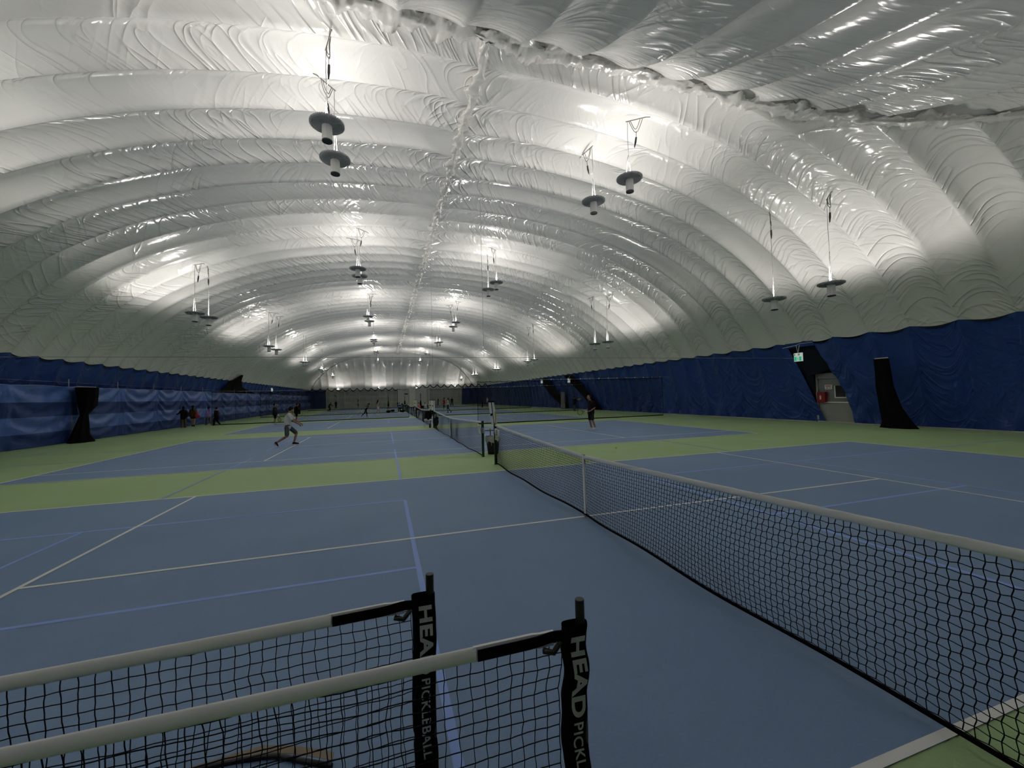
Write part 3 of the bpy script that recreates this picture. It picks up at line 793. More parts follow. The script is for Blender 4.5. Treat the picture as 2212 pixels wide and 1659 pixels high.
mb.add(vs, [(i*n+k, i*n+(k+1) % n, (i+1)*n+(k+1) % n, (i+1)*n+k) for i in range(5) for k in range(n)]); mb.build('bag_liner', M['liner_bag'], bt, smooth=True)
tr = empty('ball_tray', (0.33, 6.9, 0), label='small black tray on a stalk holding a ball above the bin', cat='tray')
MB().lathe([(0.02, 0.735), (0.17, 0.745), (0.18, 0.765), (0.165, 0.762), (0.0, 0.752)], n=24).build('dish', M['black_gloss'], tr, smooth=True)
MB().tube([(0.0, 0.0, 0.745), (0.0, 0.0, 0.62), (0.0, 0.2, 0.55), (0.0, 0.2, 0.0)], 0.014, 6).build('stalk', M['black_gloss'], tr)
ch = empty('folding_chair', (-0.27, 20.1, 0), label='folding chair draped with a dark jacket by the third net post', cat='chair')
for x, y in ((-0.22, -0.2), (0.22, -0.2), (-0.22, 0.22), (0.22, 0.22)): MB().tube([(x, y, 0), (x*0.8, -y*0.2, 0.45)], 0.012, 6).build('leg', M['steel'], ch)
MB().box((0, 0, 0.46), (0.46, 0.44, 0.035)).build('seat', M['white_tape'], ch)
for x in (-0.21, 0.21): MB().tube([(x, -0.18, 0.45), (x, -0.26, 0.95)], 0.012, 6).build('back_frame', M['steel'], ch)
MB().box((0, -0.25, 0.80), (0.44, 0.02, 0.3)).build('backrest', M['black'], ch)

def remesh_obj(name, prims, voxel, m, parent=None, **k):
    """one continuous closed surface grown round capsules and ellipsoids"""
    mb = MB()
    for p in prims:
        if p[0] == 'c':
            _, a, b, r1, r2 = p; a = Vector(a); b = Vector(b)
            d = b-a; L = d.length
            if L < 1e-5: mb.sphere(a, r1, 12, 8); continue
            t = d/L; pts = []; rs = []
            for i in range(4): an = PI/2*i/4; pts.append(a-t*r1*math.cos(an)); rs.append(max(1e-3, r1*math.sin(an)))
            pts.append(a); rs.append(r1); pts.append(b); rs.append(r2)
            for i in range(3, -1, -1): an = PI/2*i/4; pts.append(b+t*r2*math.cos(an)); rs.append(max(1e-3, r2*math.sin(an)))
            mb.tube(pts, rs, 12)
        else:
            _, c, r = p; mb.sphere(c, r, 16, 12)
    o = mb.build(name, m, parent, **k)
    md = o.modifiers.new('remesh', 'REMESH'); md.mode = 'VOXEL'; md.voxel_size = voxel; md.use_smooth_shade = True
    s2 = o.modifiers.new('smooth', 'SMOOTH'); s2.iterations = 3; s2.factor = 0.5
    return o
def bake_all():
    dg = bpy.context.evaluated_depsgraph_get()
    for o in list(bpy.data.objects):
        if o.type == 'MESH' and o.modifiers:
            me = bpy.data.meshes.new_from_object(o.evaluated_get(dg)); o.modifiers.clear(); o.data = me

remesh_obj('draped_jacket', [('c', (-0.14, 0, 0.1), (0.14, 0, 0.1), 0.08, 0.08), ('c', (-0.14, 0, 0.1), (-0.19, 0.03, -0.26), 0.07, 0.06), ('c', (0.14, 0, 0.1), (0.16, 0.03, -0.20), 0.07, 0.06), ('c', (0, 0, 0.08), (0, 0.02, -0.28), 0.10, 0.11)], 0.02,
           cloth('dark_jacket', (0.012, 0.011, 0.013)), None, loc=(-0.27, 19.83, 0.86), label='dark jacket draped over the folding chair back', cat='jacket')
remesh_obj('sports_bag', [('e', (0, 0, 0.30), (0.19, 0.14, 0.30)), ('c', (-0.1, 0, 0.5), (0.1, 0, 0.52), 0.09, 0.09)], 0.02, M['black'], None, loc=(0.22, 20.25, 0.02), label='large black racket bag leaning between the net posts', cat='bag')
bo = empty('water_bottle', (-0.2, 19.67, 0), label='dark blue water bottle on the floor under the folding chair', cat='bottle')
cloth('navy_bottle', (0.01, 0.018, 0.06), 0.3)
MB().lathe([(0.05, 0.0), (0.055, 0.01), (0.055, 0.2), (0.04, 0.23)], n=20).build('body', M['navy_bottle'], bo, smooth=True)
MB().lathe([(0.035, 0.23), (0.035, 0.265), (0.0, 0.27)], n=20).build('lid', M['black_gloss'], bo)
remesh_obj('towel', [('c', (-0.1, 0, 0), (0.1, 0, 0), 0.06, 0.06), ('c', (-0.05, 0, 0), (-0.08, 0, -0.2), 0.05, 0.03)], 0.02, cloth('white_cloth', (0.6, 0.6, 0.57)), None, loc=(0.22, 20.2, 0.70), label='white towel on top of the black racket bag', cat='towel')
# ------------------------------------------------------------------ people
def mixv(a, b, f): return tuple(a[i]+(b[i]-a[i])*f for i in range(3))
STAND = dict(pelvis=(0, 0, .93), chest=(0.0, 0, 1.24), neck=(0, 0, 1.47), head=(.02, 0, 1.62),
 hipL=(0, .09, .90), kneeL=(.02, .10, .50), ankleL=(-.01, .10, .09), toeL=(.17, .12, .035),
 hipR=(0, -.09, .90), kneeR=(.02, -.10, .50), ankleR=(-.01, -.10, .09), toeR=(.17, -.12, .035),
 shL=(0, .18, 1.39), elL=(-.02, .23, 1.12), wrL=(.05, .22, .88), haL=(.07, .21, .79),
 shR=(0, -.18, 1.39), elR=(-.02, -.23, 1.12), wrR=(.05, -.22, .88), haR=(.07, -.21, .79))
def person(label, loc, heading, height, pose=None, top=('shirt', (0.6, .6, .58), 'short'), bottom=('shorts', (0.1, .1, .1)), shoes=(0.6, .6, .6),
           hair=((0.01, .009, .008), 'short'), skin='skin', build=1.0, fine=False, hood=False, group=None):
    t = empty('person', loc, heading, label=label, cat='person')
    if group: t['group'] = group
    J = dict(STAND); J.update(pose or {})
    k = height/1.75; t.scale = (k, k, k)
    vx = 0.0085 if fine else 0.022
    bd = build
    H = Vector(J['head']); N = Vector(J['neck']); up = (H-N).normalized()
    fw = Vector(J.get('face', (1, 0, 0))).normalized(); sd = up.cross(fw).normalized()
    pr = []
    def c(a, b, r1, r2): pr.append(('c', J[a] if isinstance(a, str) else a, J[b] if isinstance(b, str) else b, r1, r2))
    pr.append(('e', tuple(H), (0.088, 0.078, 0.112))); pr.append(('c', tuple(H-up*0.055+fw*0.02), tuple(H-up*0.085+fw*0.045), 0.058, 0.035))
    c('neck', tuple(H-up*0.06), 0.064, 0.056)
    pr.append(('c', tuple(H+fw*0.082+up*0.01), tuple(H+fw*0.108-up*0.022), 0.011, 0.015))         # nose
    pr.append(('c', tuple(H+fw*0.070-up*0.060+sd*0.018), tuple(H+fw*0.070-up*0.060-sd*0.018), 0.014, 0.014))     # mouth
    for s in (-1, 1): pr.append(('e', tuple(H+sd*s*0.080-fw*0.005-up*0.005), (0.018, 0.014, 0.030)))
    for s in ('L', 'R'):
        c('sh'+s, 'el'+s, 0.050*bd, 0.040); c('el'+s, 'wr'+s, 0.040, 0.027)
        c('hip'+s, 'knee'+s, 0.085*bd, 0.058); c('knee'+s, mixv(J['knee'+s], J['ankle'+s], .35), 0.055, 0.056); c(mixv(J['knee'+s], J['ankle'+s], .3), 'ankle'+s, 0.056, 0.036)
        c('ankle'+s, 'toe'+s, 0.04, 0.03)
        w0 = Vector(J['wr'+s]); h0 = Vector(J['ha'+s]); d = (h0-w0); d = d.normalized() if d.length > 0 else Vector((0, 0, -1))
        lat = Vector((d.y, -d.x, 0)); lat = lat.normalized() if lat.length > .2 else Vector((1, 0, 0))
        pal = w0+d*0.085
        pr.append(('c', tuple(w0), tuple(pal-lat*0.0), 0.026, 0.030))
        if fine:
            bend = d.cross(lat)
            for fi, (o_, ln) in enumerate(((-0.030, 0.062), (-0.010, 0.074), (0.011, 0.068), (0.031, 0.052))):
                p0 = pal+lat*o_; p1 = p0+d*ln*0.55+bend*0.010; p2 = p1+d*ln*0.35+bend*0.026
                pr.append(('c', tuple(p0), tuple(p1), 0.0095, 0.009)); pr.append(('c', tuple(p1), tuple(p2), 0.009, 0.008))
            q0 = w0+d*0.03-lat*0.028; q1 = q0+d*0.035-lat*0.025; q2 = q1+d*0.03+bend*0.012
            pr.append(('c', tuple(q0), tuple(q1), 0.012, 0.010)); pr.append(('c', tuple(q1), tuple(q2), 0.010, 0.009))
        else:
            for fi, (o_, ln) in enumerate(((-0.028, 0.06), (-0.009, 0.072), (0.010, 0.066), (0.029, 0.05))):
                p0 = pal+lat*o_*0.8; pr.append(('c', tuple(p0), tuple(p0+d*ln), 0.012, 0.011))
            q0 = w0+d*0.03-lat*0.028; pr.append(('c', tuple(q0), tuple(q0+d*0.04-lat*0.03), 0.014, 0.012))
    c('pelvis', 'chest', 0.115*bd, 0.12*bd); c('shL', 'shR', 0.06, 0.06); c('chest', 'neck', 0.10, 0.06)
    c('hipL', 'hipR', 0.09*bd, 0.09*bd)
    body = remesh_obj('body', pr, vx, M[skin], t)
    # upper garment
    nm, tc, sl = top
    g = []
    w1 = 0.125*bd*(1.12 if nm in ('jacket', 'coat', 'hoodie') else 1.0)
    chest, pel = Vector(J['chest']), Vector(J['pelvis'])
    for s in (-1, 1):
        side = (Vector(J['shL'])-Vector(J['shR'])).normalized()*s
        g.append(('c', tuple(chest+side*0.05+Vector((0, 0, .04))), tuple(pel+side*0.045-Vector((0, 0, 0.07 if sl != 'tank' else -.02))), w1, w1*(1.12 if sl != 'tank' else 1.0)))
    g.append(('c', J['shL'], J['shR'], 0.068, 0.068)); g.append(('c', J['shL'], tuple(chest), 0.07, 0.10)); g.append(('c', J['shR'], tuple(chest), 0.07, 0.10))
    g.append(('c', tuple(N-Vector((0, 0, .05))), tuple(chest), 0.075, 0.10))
    for s in ('L', 'R'):
        if sl == 'short': g.append(('c', J['sh'+s], mixv(J['sh'+s], J['el'+s], 0.72), 0.070, 0.064))
        if sl == 'long':
            g.append(('c', J['sh'+s], J['el'+s], 0.072, 0.060)); g.append(('c', J['el'+s], J['wr'+s], 0.060, 0.046))
    if nm == 'coat': g.append(('c', tuple(pel), tuple(pel-Vector((0, 0, .28))), 0.17, 0.19))
    if hood: g.append(('c', tuple(N), tuple(N+up*0.02-fw*0.07), 0.09, 0.09))
    key = 'cl_%s_%.3f_%.3f_%.3f' % (nm, *tc)
    remesh_obj(nm, g, 0.014 if fine else 0.024, cloth(key, tc), t)
    # lower garment
    bn, bc = bottom; g = []
    g.append(('c', tuple(pel+Vector((0, .06, 0))), tuple(pel+Vector((0, -.06, 0))), 0.125*bd, 0.125*bd))
    for s in ('L', 'R'):
        hp, kn, an = J['hip'+s], J['knee'+s], J['ankle'+s]
        if bn == 'shorts': g.append(('c', hp, mixv(hp, kn, 0.88), 0.100*bd, 0.086))
        elif bn == 'short_shorts': g.append(('c', hp, mixv(hp, kn, 0.4), 0.112*bd, 0.10))
        elif bn == 'skirt': g.append(('c', hp, mixv(hp, kn, 0.42), 0.12*bd, 0.135))
        elif bn == 'leggings': g.append(('c', hp, kn, 0.094, 0.064)); g.append(('c', kn, an, 0.062, 0.042))
        else: g.append(('c', hp, kn, 0.105*bd, 0.085)); g.append(('c', kn, an, 0.085, 0.078))
    nmb = {'short_shorts': 'shorts'}.get(bn, bn)
    remesh_obj(nmb, g, 0.014 if fine else 0.024, cloth('cl_%s_%.3f_%.3f_%.3f' % (nmb, *bc), bc), t)
    for s in ('L', 'R'):
        an, to = Vector(J['ankle'+s]), Vector(J['toe'+s]); d = (to-an); d2 = Vector((d.x, d.y, 0)); d2 = d2.normalized() if d2.length > .01 else Vector((1, 0, 0))
        heel = an-d.normalized()*0.05*0+Vector((0, 0, -0.035)); heel = heel-d2*0.02
        g = [('c', tuple(heel), tuple(to+Vector((0, 0, 0.008))), 0.048, 0.040), ('c', tuple(an-d2*0.01), tuple(an+Vector((0, 0, .005))), 0.047, 0.047), ('c', tuple(an), tuple(mixv(an, to, .6)), 0.045, 0.042)]
        sh = remesh_obj('shoe', g, 0.012 if fine else 0.022, cloth('shoe_%.3f_%.3f_%.3f' % shoes, shoes), t)
        if fine:
            so = [('c', tuple(heel-Vector((0, 0, .014))), tuple(to-Vector((0, 0, .010))), 0.046, 0.040)]
            mb = MB(); nrm = Vector((-d.y, d.x, 0)); nrm = nrm.normalized() if nrm.length > .001 else Vector((0, 1, 0))
            dd = (to-heel); mb.ribbon([tuple(heel-dd.normalized()*0.04-Vector((0, 0, .034))), tuple(heel+dd*0.5-Vector((0, 0, .034))), tuple(to+dd.normalized()*0.04-Vector((0, 0, .026)))], nrm*0.088, (0, 0, 0.022))
            mb.build('sole', M['white_tape'], sh)
    hc, hs = hair
    g = [('e', tuple(H+up*0.025-fw*0.018), (0.096, 0.089, 0.108))] if hs != 'bald' else [('e', tuple(H+up*0.012-fw*0.030), (0.088, 0.086, 0.098))]
    if hs == 'long': g.append(('c', tuple(H-fw*0.06), tuple(H-fw*0.11-up*0.28), 0.075, 0.05))
    if hs == 'pony': g.append(('c', tuple(H-fw*0.09), tuple(H-fw*0.20-up*0.16), 0.03, 0.022))
    if hs == 'hat': g.append(('c', tuple(H+up*0.06), tuple(H+up*0.06+fw*0.11), 0.05, 0.03))
    ho = remesh_obj('hair' if hs != 'hat' else 'cap', g, 0.010 if fine else 0.02, cloth('hair_%.3f_%.3f_%.3f' % hc, hc), t)
    # pull hair off the face: shift it back so that forehead and eyes show
    if hs in ('short', 'long', 'pony', 'hat'): ho.location = tuple(-fw*0.028+up*0.012)
    if fine:
        e = MB()
        for s in (-1, 1): e.sphere(tuple(H+fw*0.080+sd*s*0.030+up*0.012), 0.009, 8, 6)
        e.build('eyes', M['ink'], t)
        e = MB()
        for s in (-1, 1): e.ribbon([tuple(H+fw*0.086+sd*s*0.018+up*0.032), tuple(H+fw*0.080+sd*s*0.046+up*0.032)], tuple(up*0.008), tuple(fw*0.006))
        e.build('eyebrows', M['ink'], t)
    return t
WHITE = (0.62, 0.61, 0.58); BLK = (0.008, 0.008, 0.009); DKG = (0.03, 0.032, 0.035)
# man in white, mid-stride, hands low in front
person('man in white t-shirt and grey shorts hitting a ball, back turned', (-6.72, 13.35, 0), math.radians(14), 1.72, dict(
  pelvis=(.06, 0, .86), chest=(.08, 0, 1.14), neck=(.14, 0, 1.38), head=(.22, -0.01, 1.50), face=(.85, .1, -.35),
  hipL=(.07, .09, .83), kneeL=(.40, .10, .50), ankleL=(.30, .10, .10), toeL=(.46, .12, .045),
  hipR=(.04, -.09, .83), kneeR=(.03, -.14, .42), ankleR=(-.36, -.12, .17), toeR=(-.31, -.12, .045),
  shL=(.16, .17, 1.30), elL=(.36, .16, 1.06), wrL=(.55, .06, .92), haL=(.62, .02, .86),
  shR=(.10, -.18, 1.30), elR=(.24, -.22, 1.05), wrR=(.47, -.14, .90), haR=(.55, -.10, .84)),
  top=('shirt', (0.66, 0.64, 0.61), 'short'), bottom=('shorts', (0.085, 0.10, 0.095)), shoes=(0.02, .02, .025), fine=True, build=1.0)
# man in black with a racket
person('man in black t-shirt and dark shorts facing left, holding a green racket', (7.2, 12.85, 0), math.radians(182), 1.78, dict(
  pelvis=(.12, 0, .90), chest=(.10, 0, 1.20), neck=(.15, 0, 1.46), head=(.22, 0, 1.61), face=(1, 0, -.03),
  hipL=(.12, .09, .88), kneeL=(.10, .10, .49), ankleL=(-.05, .10, .09), toeL=(.12, .12, .04),
  hipR=(.12, -.09, .88), kneeR=(.14, -.10, .49), ankleR=(.03, -.14, .09), toeR=(.21, -.15, .04),
  shL=(.08, .18, 1.36), elL=(.03, .22, 1.08), wrL=(.24, .17, .94), haL=(.32, .14, .92),
  shR=(.12, -.18, 1.36), elR=(.10, -.22, 1.08), wrR=(.32, -.06, .95), haR=(.40, -.02, .94)),
  top=('shirt', (0.010, 0.010, 0.012), 'short'), bottom=('shorts', (0.030, 0.026, 0.032)), shoes=(0.66, .64, .62), hair=((0.06, 0.045, 0.035), 'bald'), fine=True, build=1.05)
def racket(label, p0, p1, nrm, colr, strings):
    """p0 butt, p1 tip"""
    p0 = Vector(p0); p1 = Vector(p1); d = (p1-p0).normalized(); nrm = Vector(nrm); nrm = (nrm-d*nrm.dot(d)).normalized(); s = nrm.cross(d)
    t = empty('tennis_racket', p0, label=label, cat='racket')
    L = (p1-p0).length; hc = d*(L-0.165)
    MB().tube([(0, 0, 0), d*0.18], 0.016, 8).build('grip', M['white_tape'], t)
    MB().tube([d*0.18, d*(L-0.42)], 0.011, 8).build('shaft', M['black_gloss'], t)
    m_ = MB(); ring = [hc+d*0.165*math.cos(a)+s*0.13*math.sin(a) for a in np.linspace(0, 2*PI, 25)]
    m_.tube(ring, 0.011, 6, cap=False); m_.tube([d*(L-0.42), hc-d*0.12+s*0.09], 0.009, 6); m_.tube([d*(L-0.42), hc-d*0.12-s*0.09], 0.009, 6); m_.build('frame', cloth('racket_frame_%.2f' % colr[0], colr, 0.4), t)
    m_ = MB()
    for q in np.linspace(-0.115, 0.115, 13):
        h = 0.165*math.sqrt(1-(q/0.13)**2); m_.tube([hc+s*q-d*h, hc+s*q+d*h], 0.0028, 4)
    for q in np.linspace(-0.15, 0.15, 15):
        h = 0.13*math.sqrt(1-(q/0.165)**2); m_.tube([hc+d*q-s*h, hc+d*q+s*h], 0.0028, 4)
    m_.build('strings', cloth('strings_%.2f' % strings[0], strings), t, kind='stuff')
    return t
racket('green-strung tennis racket held by the man in black', (6.87, 12.82, 0.945), (6.22, 12.62, 0.90), (0.3, -1, 0.15), (0.02, 0.03, 0.02), (0.30, 0.55, 0.08))
# figures along the left fence and beyond
WALK = dict(kneeL=(.14, .09, .50), ankleL=(.16, .09, .10), toeL=(.32, .10, .05), kneeR=(-.02, -.09, .48), ankleR=(-.26, -.09, .14), toeR=(-.11, -.1, .04))
person('child in black hooded jacket and khaki trousers with arm out, by the left fence', (-17.55, 31.9, 0), math.radians(110), 1.66, dict(elL=(.1, .30, 1.2), wrL=(.25, .45, 1.12), haL=(.33, .50, 1.10)), top=('jacket', BLK, 'long'), bottom=('trousers', (0.13, .10, .07)), shoes=(0.5, .48, .44), hood=True, build=1.15)
person('person in brown and black coat with bare legs, by the left fence', (-17.5, 33.4, 0), math.radians(100), 1.72, WALK, top=('jacket', (0.09, .055, .02), 'long'), bottom=('short_shorts', BLK), shoes=BLK, hair=(BLK, 'long'), skin='skin_light', build=1.15)
person('person in lilac hoodie and grey trousers walking by the left fence', (-17.0, 35.0, 0), math.radians(150), 1.56, WALK, top=('hoodie', (0.24, .20, .48), 'long'), bottom=('trousers', (0.13, .14, .12)), shoes=(0.3, .3, .26), hair=((0.02, .015, .06), 'short'), hood=True)
person('person in long black coat with dark backpack, rightmost of the fence group', (-15.95, 33.5, 0), math.radians(165), 1.52, WALK, top=('coat', BLK, 'long'), bottom=('trousers', BLK), shoes=(0.5, .5, .42), build=1.1)
remesh_obj('backpack', [('c', (-0.05, 0, -0.08), (0.06, 0, -0.09), 0.12, 0.13), ('c', (0.0, 0, -0.06), (-0.02, 0, 0.10), 0.12, 0.07), ('c', (-0.02, 0, 0.10), (-0.12, -0.05, 0.34), 0.02, 0.02)], 0.02, cloth('coral', (0.55, .06, .07)), None, loc=(-17.12, 33.15, 0.95), label='bright red shoulder bag carried by the bare-legged person', cat='bag')
remesh_obj('backpack', [('c', (0, 0.03, -0.14), (0, -0.03, -0.14), 0.12, 0.12), ('c', (0, 0, -0.12), (-0.03, 0, 0.12), 0.13, 0.09)], 0.02, cloth('ink_black', (0.01, .01, .012)), None, loc=(-17.25, 31.75, 1.12), label='black backpack worn by the child in khaki trousers', cat='bag')
remesh_obj('backpack', [('c', (0, 0, -0.12), (-0.03, 0, 0.11), 0.11, 0.08)], 0.02, cloth('mauve', (0.08, .05, .09)), None, loc=(-15.68, 33.35, 0.95), label='dark mauve backpack worn by the person in the long coat', cat='bag')
person('person in dark puffer jacket and black shorts standing beside the court', (-11.28, 31.65, 0), math.radians(15), 1.72, dict(wrL=(.14, .18, .92), haL=(.2, .14, .86), wrR=(.14, -.18, .92), haR=(.2, -.14, .86)), top=('jacket', (0.022, .022, .02), 'long'), bottom=('shorts', BLK), shoes=(0.62, .62, .56), hair=(BLK, 'hat'), build=1.2)
racket('tennis racket held low by the person in the puffer jacket', (-11.0, 31.5, 0.82), (-10.88, 31.4, 0.20), (0.2, -1, 0), (0.01, .01, .012), (0.02, .02, .025))
person('dark-clothed person in cap and shorts partly behind the man in white', (-10.35, 35.0, 0), math.radians(20), 1.68, dict(head=(.1, 0, 1.58), neck=(.05, 0, 1.45), elR=(.12, -.22, 1.12), wrR=(.3, -.2, 1.05), haR=(.38, -.18, 1.02)), top=('jacket', BLK, 'long'), bottom=('shorts', BLK), shoes=(0.4, .38, .34), hair=(BLK, 'hat'), build=1.2)
person('distant dark figure standing behind the man in white', (-14.4, 59.0, 0), math.radians(200), 1.85, None, top=('jacket', (0.015, .017, .02), 'long'), bottom=('trousers', BLK), shoes=BLK)
person('woman in black running forward with racket behind her', (-4.6, 38.1, 0), math.radians(15), 1.62, dict(
  pelvis=(-.02, 0, .86), chest=(.12, 0, 1.12), neck=(.24, 0, 1.30), head=(.33, 0, 1.42), face=(1, 0, -.1),
  hipL=(-.02, .09, .83), kneeL=(.10, .10, .46), ankleL=(.12, .1, .09), toeL=(.28, .1, .04), hipR=(-.02, -.09, .83), kneeR=(-.18, -.1, .52), ankleR=(-.5, -.1, .22), toeR=(-.42, -.1, .07),
  shL=(.2, .17, 1.24), elL=(.42, .18, 1.10), wrL=(.60, .16, .95), haL=(.67, .15, .89), shR=(.2, -.17, 1.24), elR=(-.05, -.25, 1.08), wrR=(-.26, -.3, .92), haR=(-.33, -.3, .84)),
  top=('tank_top', BLK, 'tank'), bottom=('leggings', BLK), shoes=(0.5, .48, .3), hair=(BLK, 'pony'), skin='skin_light', build=.92)
racket('tennis racket trailing behind the running woman in black', (-4.95, 37.7, 0.72), (-5.42, 37.5, 0.30), (0, -1, 0), (0.3, .3, .3), (0.25, .25, .25))
person('woman in white shorts and pale top with long dark hair, arms raised', (-3.5, 43.0, 0), math.radians(10), 1.72, dict(kneeL=(.16, .1, .5), ankleL=(.28, .1, .09), toeL=(.45, .1, .04), kneeR=(-.1, -.1, .48), ankleR=(-.36, -.1, .12), toeR=(-.18, -.1, .04),
  elL=(.16, .2, 1.16), wrL=(.36, .1, 1.24), haL=(.43, .08, 1.30), elR=(.14, -.2, 1.16), wrR=(.34, -.1, 1.24), haR=(.41, -.08, 1.30)), top=('tank_top', (0.55, .40, .32), 'tank'), bottom=('short_shorts', (0.66, .65, .62)), shoes=(0.7, .7, .68), hair=(BLK, 'long'), skin='skin_light', build=.9)
person('crouching dark-clothed player with a racket by the far left corner', (-11.8, 70.4, 0), math.radians(20), 1.75, dict(pelvis=(-.1, 0, .75), chest=(.05, 0, 1.05), neck=(.16, 0, 1.28), head=(.24, 0, 1.4), hipL=(-.1, .09, .72), hipR=(-.1, -.09, .72), kneeL=(.18, .12, .5), kneeR=(.1, -.12, .45), ankleL=(.05, .12, .09), ankleR=(-.3, -.12, .09), toeR=(-.14, -.12, .04), shL=(.13, .18, 1.2), shR=(.13, -.18, 1.2), elR=(.3, -.2, .98), wrR=(.5, -.2, .9), haR=(.56, -.2, .88)), top=('shirt', BLK, 'long'), bottom=('trousers', BLK), shoes=BLK)
person('dark figure standing upright before the far end wall, left', (-12.9, 90.5, 0), math.radians(-90), 1.75, None, top=('shirt', DKG, 'long'), bottom=('trousers', DKG), shoes=BLK)
person('far player in white shirt and black shorts before the end wall', (-8.3, 89.8, 0), math.radians(0), 1.75, dict(elR=(.15, -.2, 1.15), wrR=(.35, -.15, 1.1), haR=(.42, -.15, 1.08)), top=('shirt', (0.55, .55, .52), 'short'), bottom=('shorts', BLK), shoes=(0.4, .4, .4))
person('slim woman in black with long dark hair, right of the score keeper', (7.1, 74.0, 0), math.radians(180), 1.62, WALK, top=('shirt', BLK, 'short'), bottom=('leggings', DKG), shoes=(0.5, .5, .48), hair=(BLK, 'long'), build=.9)
person('man in red shirt and dark shorts seen from the side', (4.5, 47.2, 0), math.radians(180), 1.80, dict(elL=(.12, .22, 1.1), wrL=(.32, .2, 1.0), haL=(.4, .18, .98)), top=('shirt', (0.28, .018, .03), 'short'), bottom=('shorts', (0.05, .02, .03)), shoes=(0.4, .38, .36))
person('woman in white tank top and grey leggings walking left', (4.25, 42.1, 0), math.radians(184), 1.72, dict(kneeL=(.12, .1, .5), ankleL=(.0, .1, .09), toeL=(.16, .1, .04), kneeR=(-.1, -.1, .5), ankleR=(-.42, -.1, .14), toeR=(-.28, -.1, .05), kneeR_=0, elL=(.2, .2, 1.18), wrL=(.42, .15, 1.05), haL=(.5, .14, 1.0), elR=(.15, -.2, 1.15), wrR=(.38, -.15, 1.05), haR=(.46, -.12, 1.02)), top=('tank_top', (0.66, .65, .62), 'tank'), bottom=('leggings', (0.06, .055, .05)), shoes=(0.06, .05, .05), hair=(BLK, 'pony'), skin='skin_light', build=.9)
person('dark-clothed player standing far away before the end wall, right', (10.5, 78.5, 0), math.radians(-100), 1.80, dict(ankleL=(0, .2, .09), toeL=(.16, .22, .04), kneeL=(.02, .15, .5), ankleR=(0, -.2, .09), toeR=(.16, -.22, .04), kneeR=(.02, -.15, .5)), top=('shirt', BLK, 'short'), bottom=('trousers', DKG), shoes=BLK)
person('player in white shirt in front of the far navy right wall', (13.25, 59.2, 0), math.radians(180), 1.76, None, top=('shirt', (0.55, .54, .5), 'short'), bottom=('shorts', (0.10, .08, .07)), shoes=(0.6, .6, .58))
person('dark figure just left of the white-shirted far right player', (12.7, 60.5, 0), math.radians(150), 1.72, None, top=('shirt', (0.03, .025, .03), 'long'), bottom=('trousers', BLK), shoes=BLK)
person('person in black top and grey trousers by the navy right wall', (16.4, 33.7, 0), math.radians(20), 1.58, dict(elL=(.14, .2, 1.2), wrL=(.3, .1, 1.28), haL=(.38, .06, 1.3), elR=(.14, -.2, 1.2), wrR=(.3, -.1, 1.28), haR=(.38, -.06, 1.3)), top=('jacket', BLK, 'long'), bottom=('trousers', (0.10, .11, .12)), shoes=(0.1, .12, .1), build=1.1)
remesh_obj('yellow_bundle', [('e', (0, 0, 0), (0.16, 0.10, 0.10)), ('e', (0.12, -0.02, 0.04), (0.13, 0.10, 0.09)), ('e', (-0.14, 0, -0.02), (0.10, 0.06, 0.05))], 0.02, cloth('amber', (0.55, .36, .04)), None, loc=(16.85, 33.45, 1.22), label='yellow bundle held by the person near the navy right wall', cat='bundle')
SIT = dict(pelvis=(-.05, 0, .52), chest=(0, 0, .84), neck=(.05, 0, 1.08), head=(.10, 0, 1.22), hipL=(-.03, .09, .5), hipR=(-.03, -.09, .5), kneeL=(.38, .12, .50), kneeR=(.38, -.12, .50), ankleL=(.38, .12, .09), ankleR=(.38, -.12, .09), toeL=(.54, .13, .04), toeR=(.54, -.13, .04),
  shL=(.02, .18, .99), shR=(.02, -.18, .99), elL=(.1, .24, .74), elR=(.1, -.24, .74), wrL=(.3, .16, .62), wrR=(.3, -.16, .62), haL=(.38, .14, .6), haR=(.38, -.14, .6))
person('person in pink shirt seated beside the nets', (1.15, 44.2, 0), math.radians(200), 1.7, SIT, top=('shirt', (0.55, .16, .15), 'short'), bottom=('shorts', BLK), shoes=BLK, skin='skin_light')
person('person in white shirt seated beside the nets', (2.2, 47.5, 0), math.radians(170), 1.7, SIT, top=('shirt', (0.66, .64, .60), 'short'), bottom=('shorts', (0.3, .3, .3)), shoes=BLK, hair=((0.2, .17, .1), 'short'), skin='skin_light', build=1.15)
person('person in light blue shirt bending over bags near the nets', (-0.9, 51.0, 0), math.radians(80), 1.7, dict(pelvis=(-.1, 0, .88), chest=(.12, 0, 1.02), neck=(.32, 0, 1.02), head=(.45, 0, .96), face=(.7, 0, -.7), shL=(.25, .18, 1.0), shR=(.25, -.18, 1.0), elL=(.3, .2, .75), elR=(.3, -.2, .75), wrL=(.4, .1, .55), wrR=(.4, -.1, .55), haL=(.44, .1, .47), haR=(.44, -.1, .47)), top=('shirt', (0.22, .32, .52), 'short'), bottom=('trousers', BLK), shoes=BLK, build=1.15)
def bench(label, x, y, rz, Lb=1.3):
    t = empty('bench', (x, y, 0), rz, label=label, cat='bench')
    MB().box((0, 0, 0.43), (0.42, Lb, 0.04)).build('seat', M['steel'], t)
    for sx in (-1, 1):
        for sy in (-1, 1): MB().box((sx*0.17, sy*(Lb/2-0.12), 0.205), (0.035, 0.035, 0.41)).build('leg', M['steel'], t)
    MB().box((-0.2, 0, 0.75), (0.03, Lb, 0.3)).build('backrest', M['black'], t)
bench('bench under the person in pink', 1.2, 44.2, math.radians(200))
bench('bench under the person in white', 2.25, 47.5, math.radians(170))
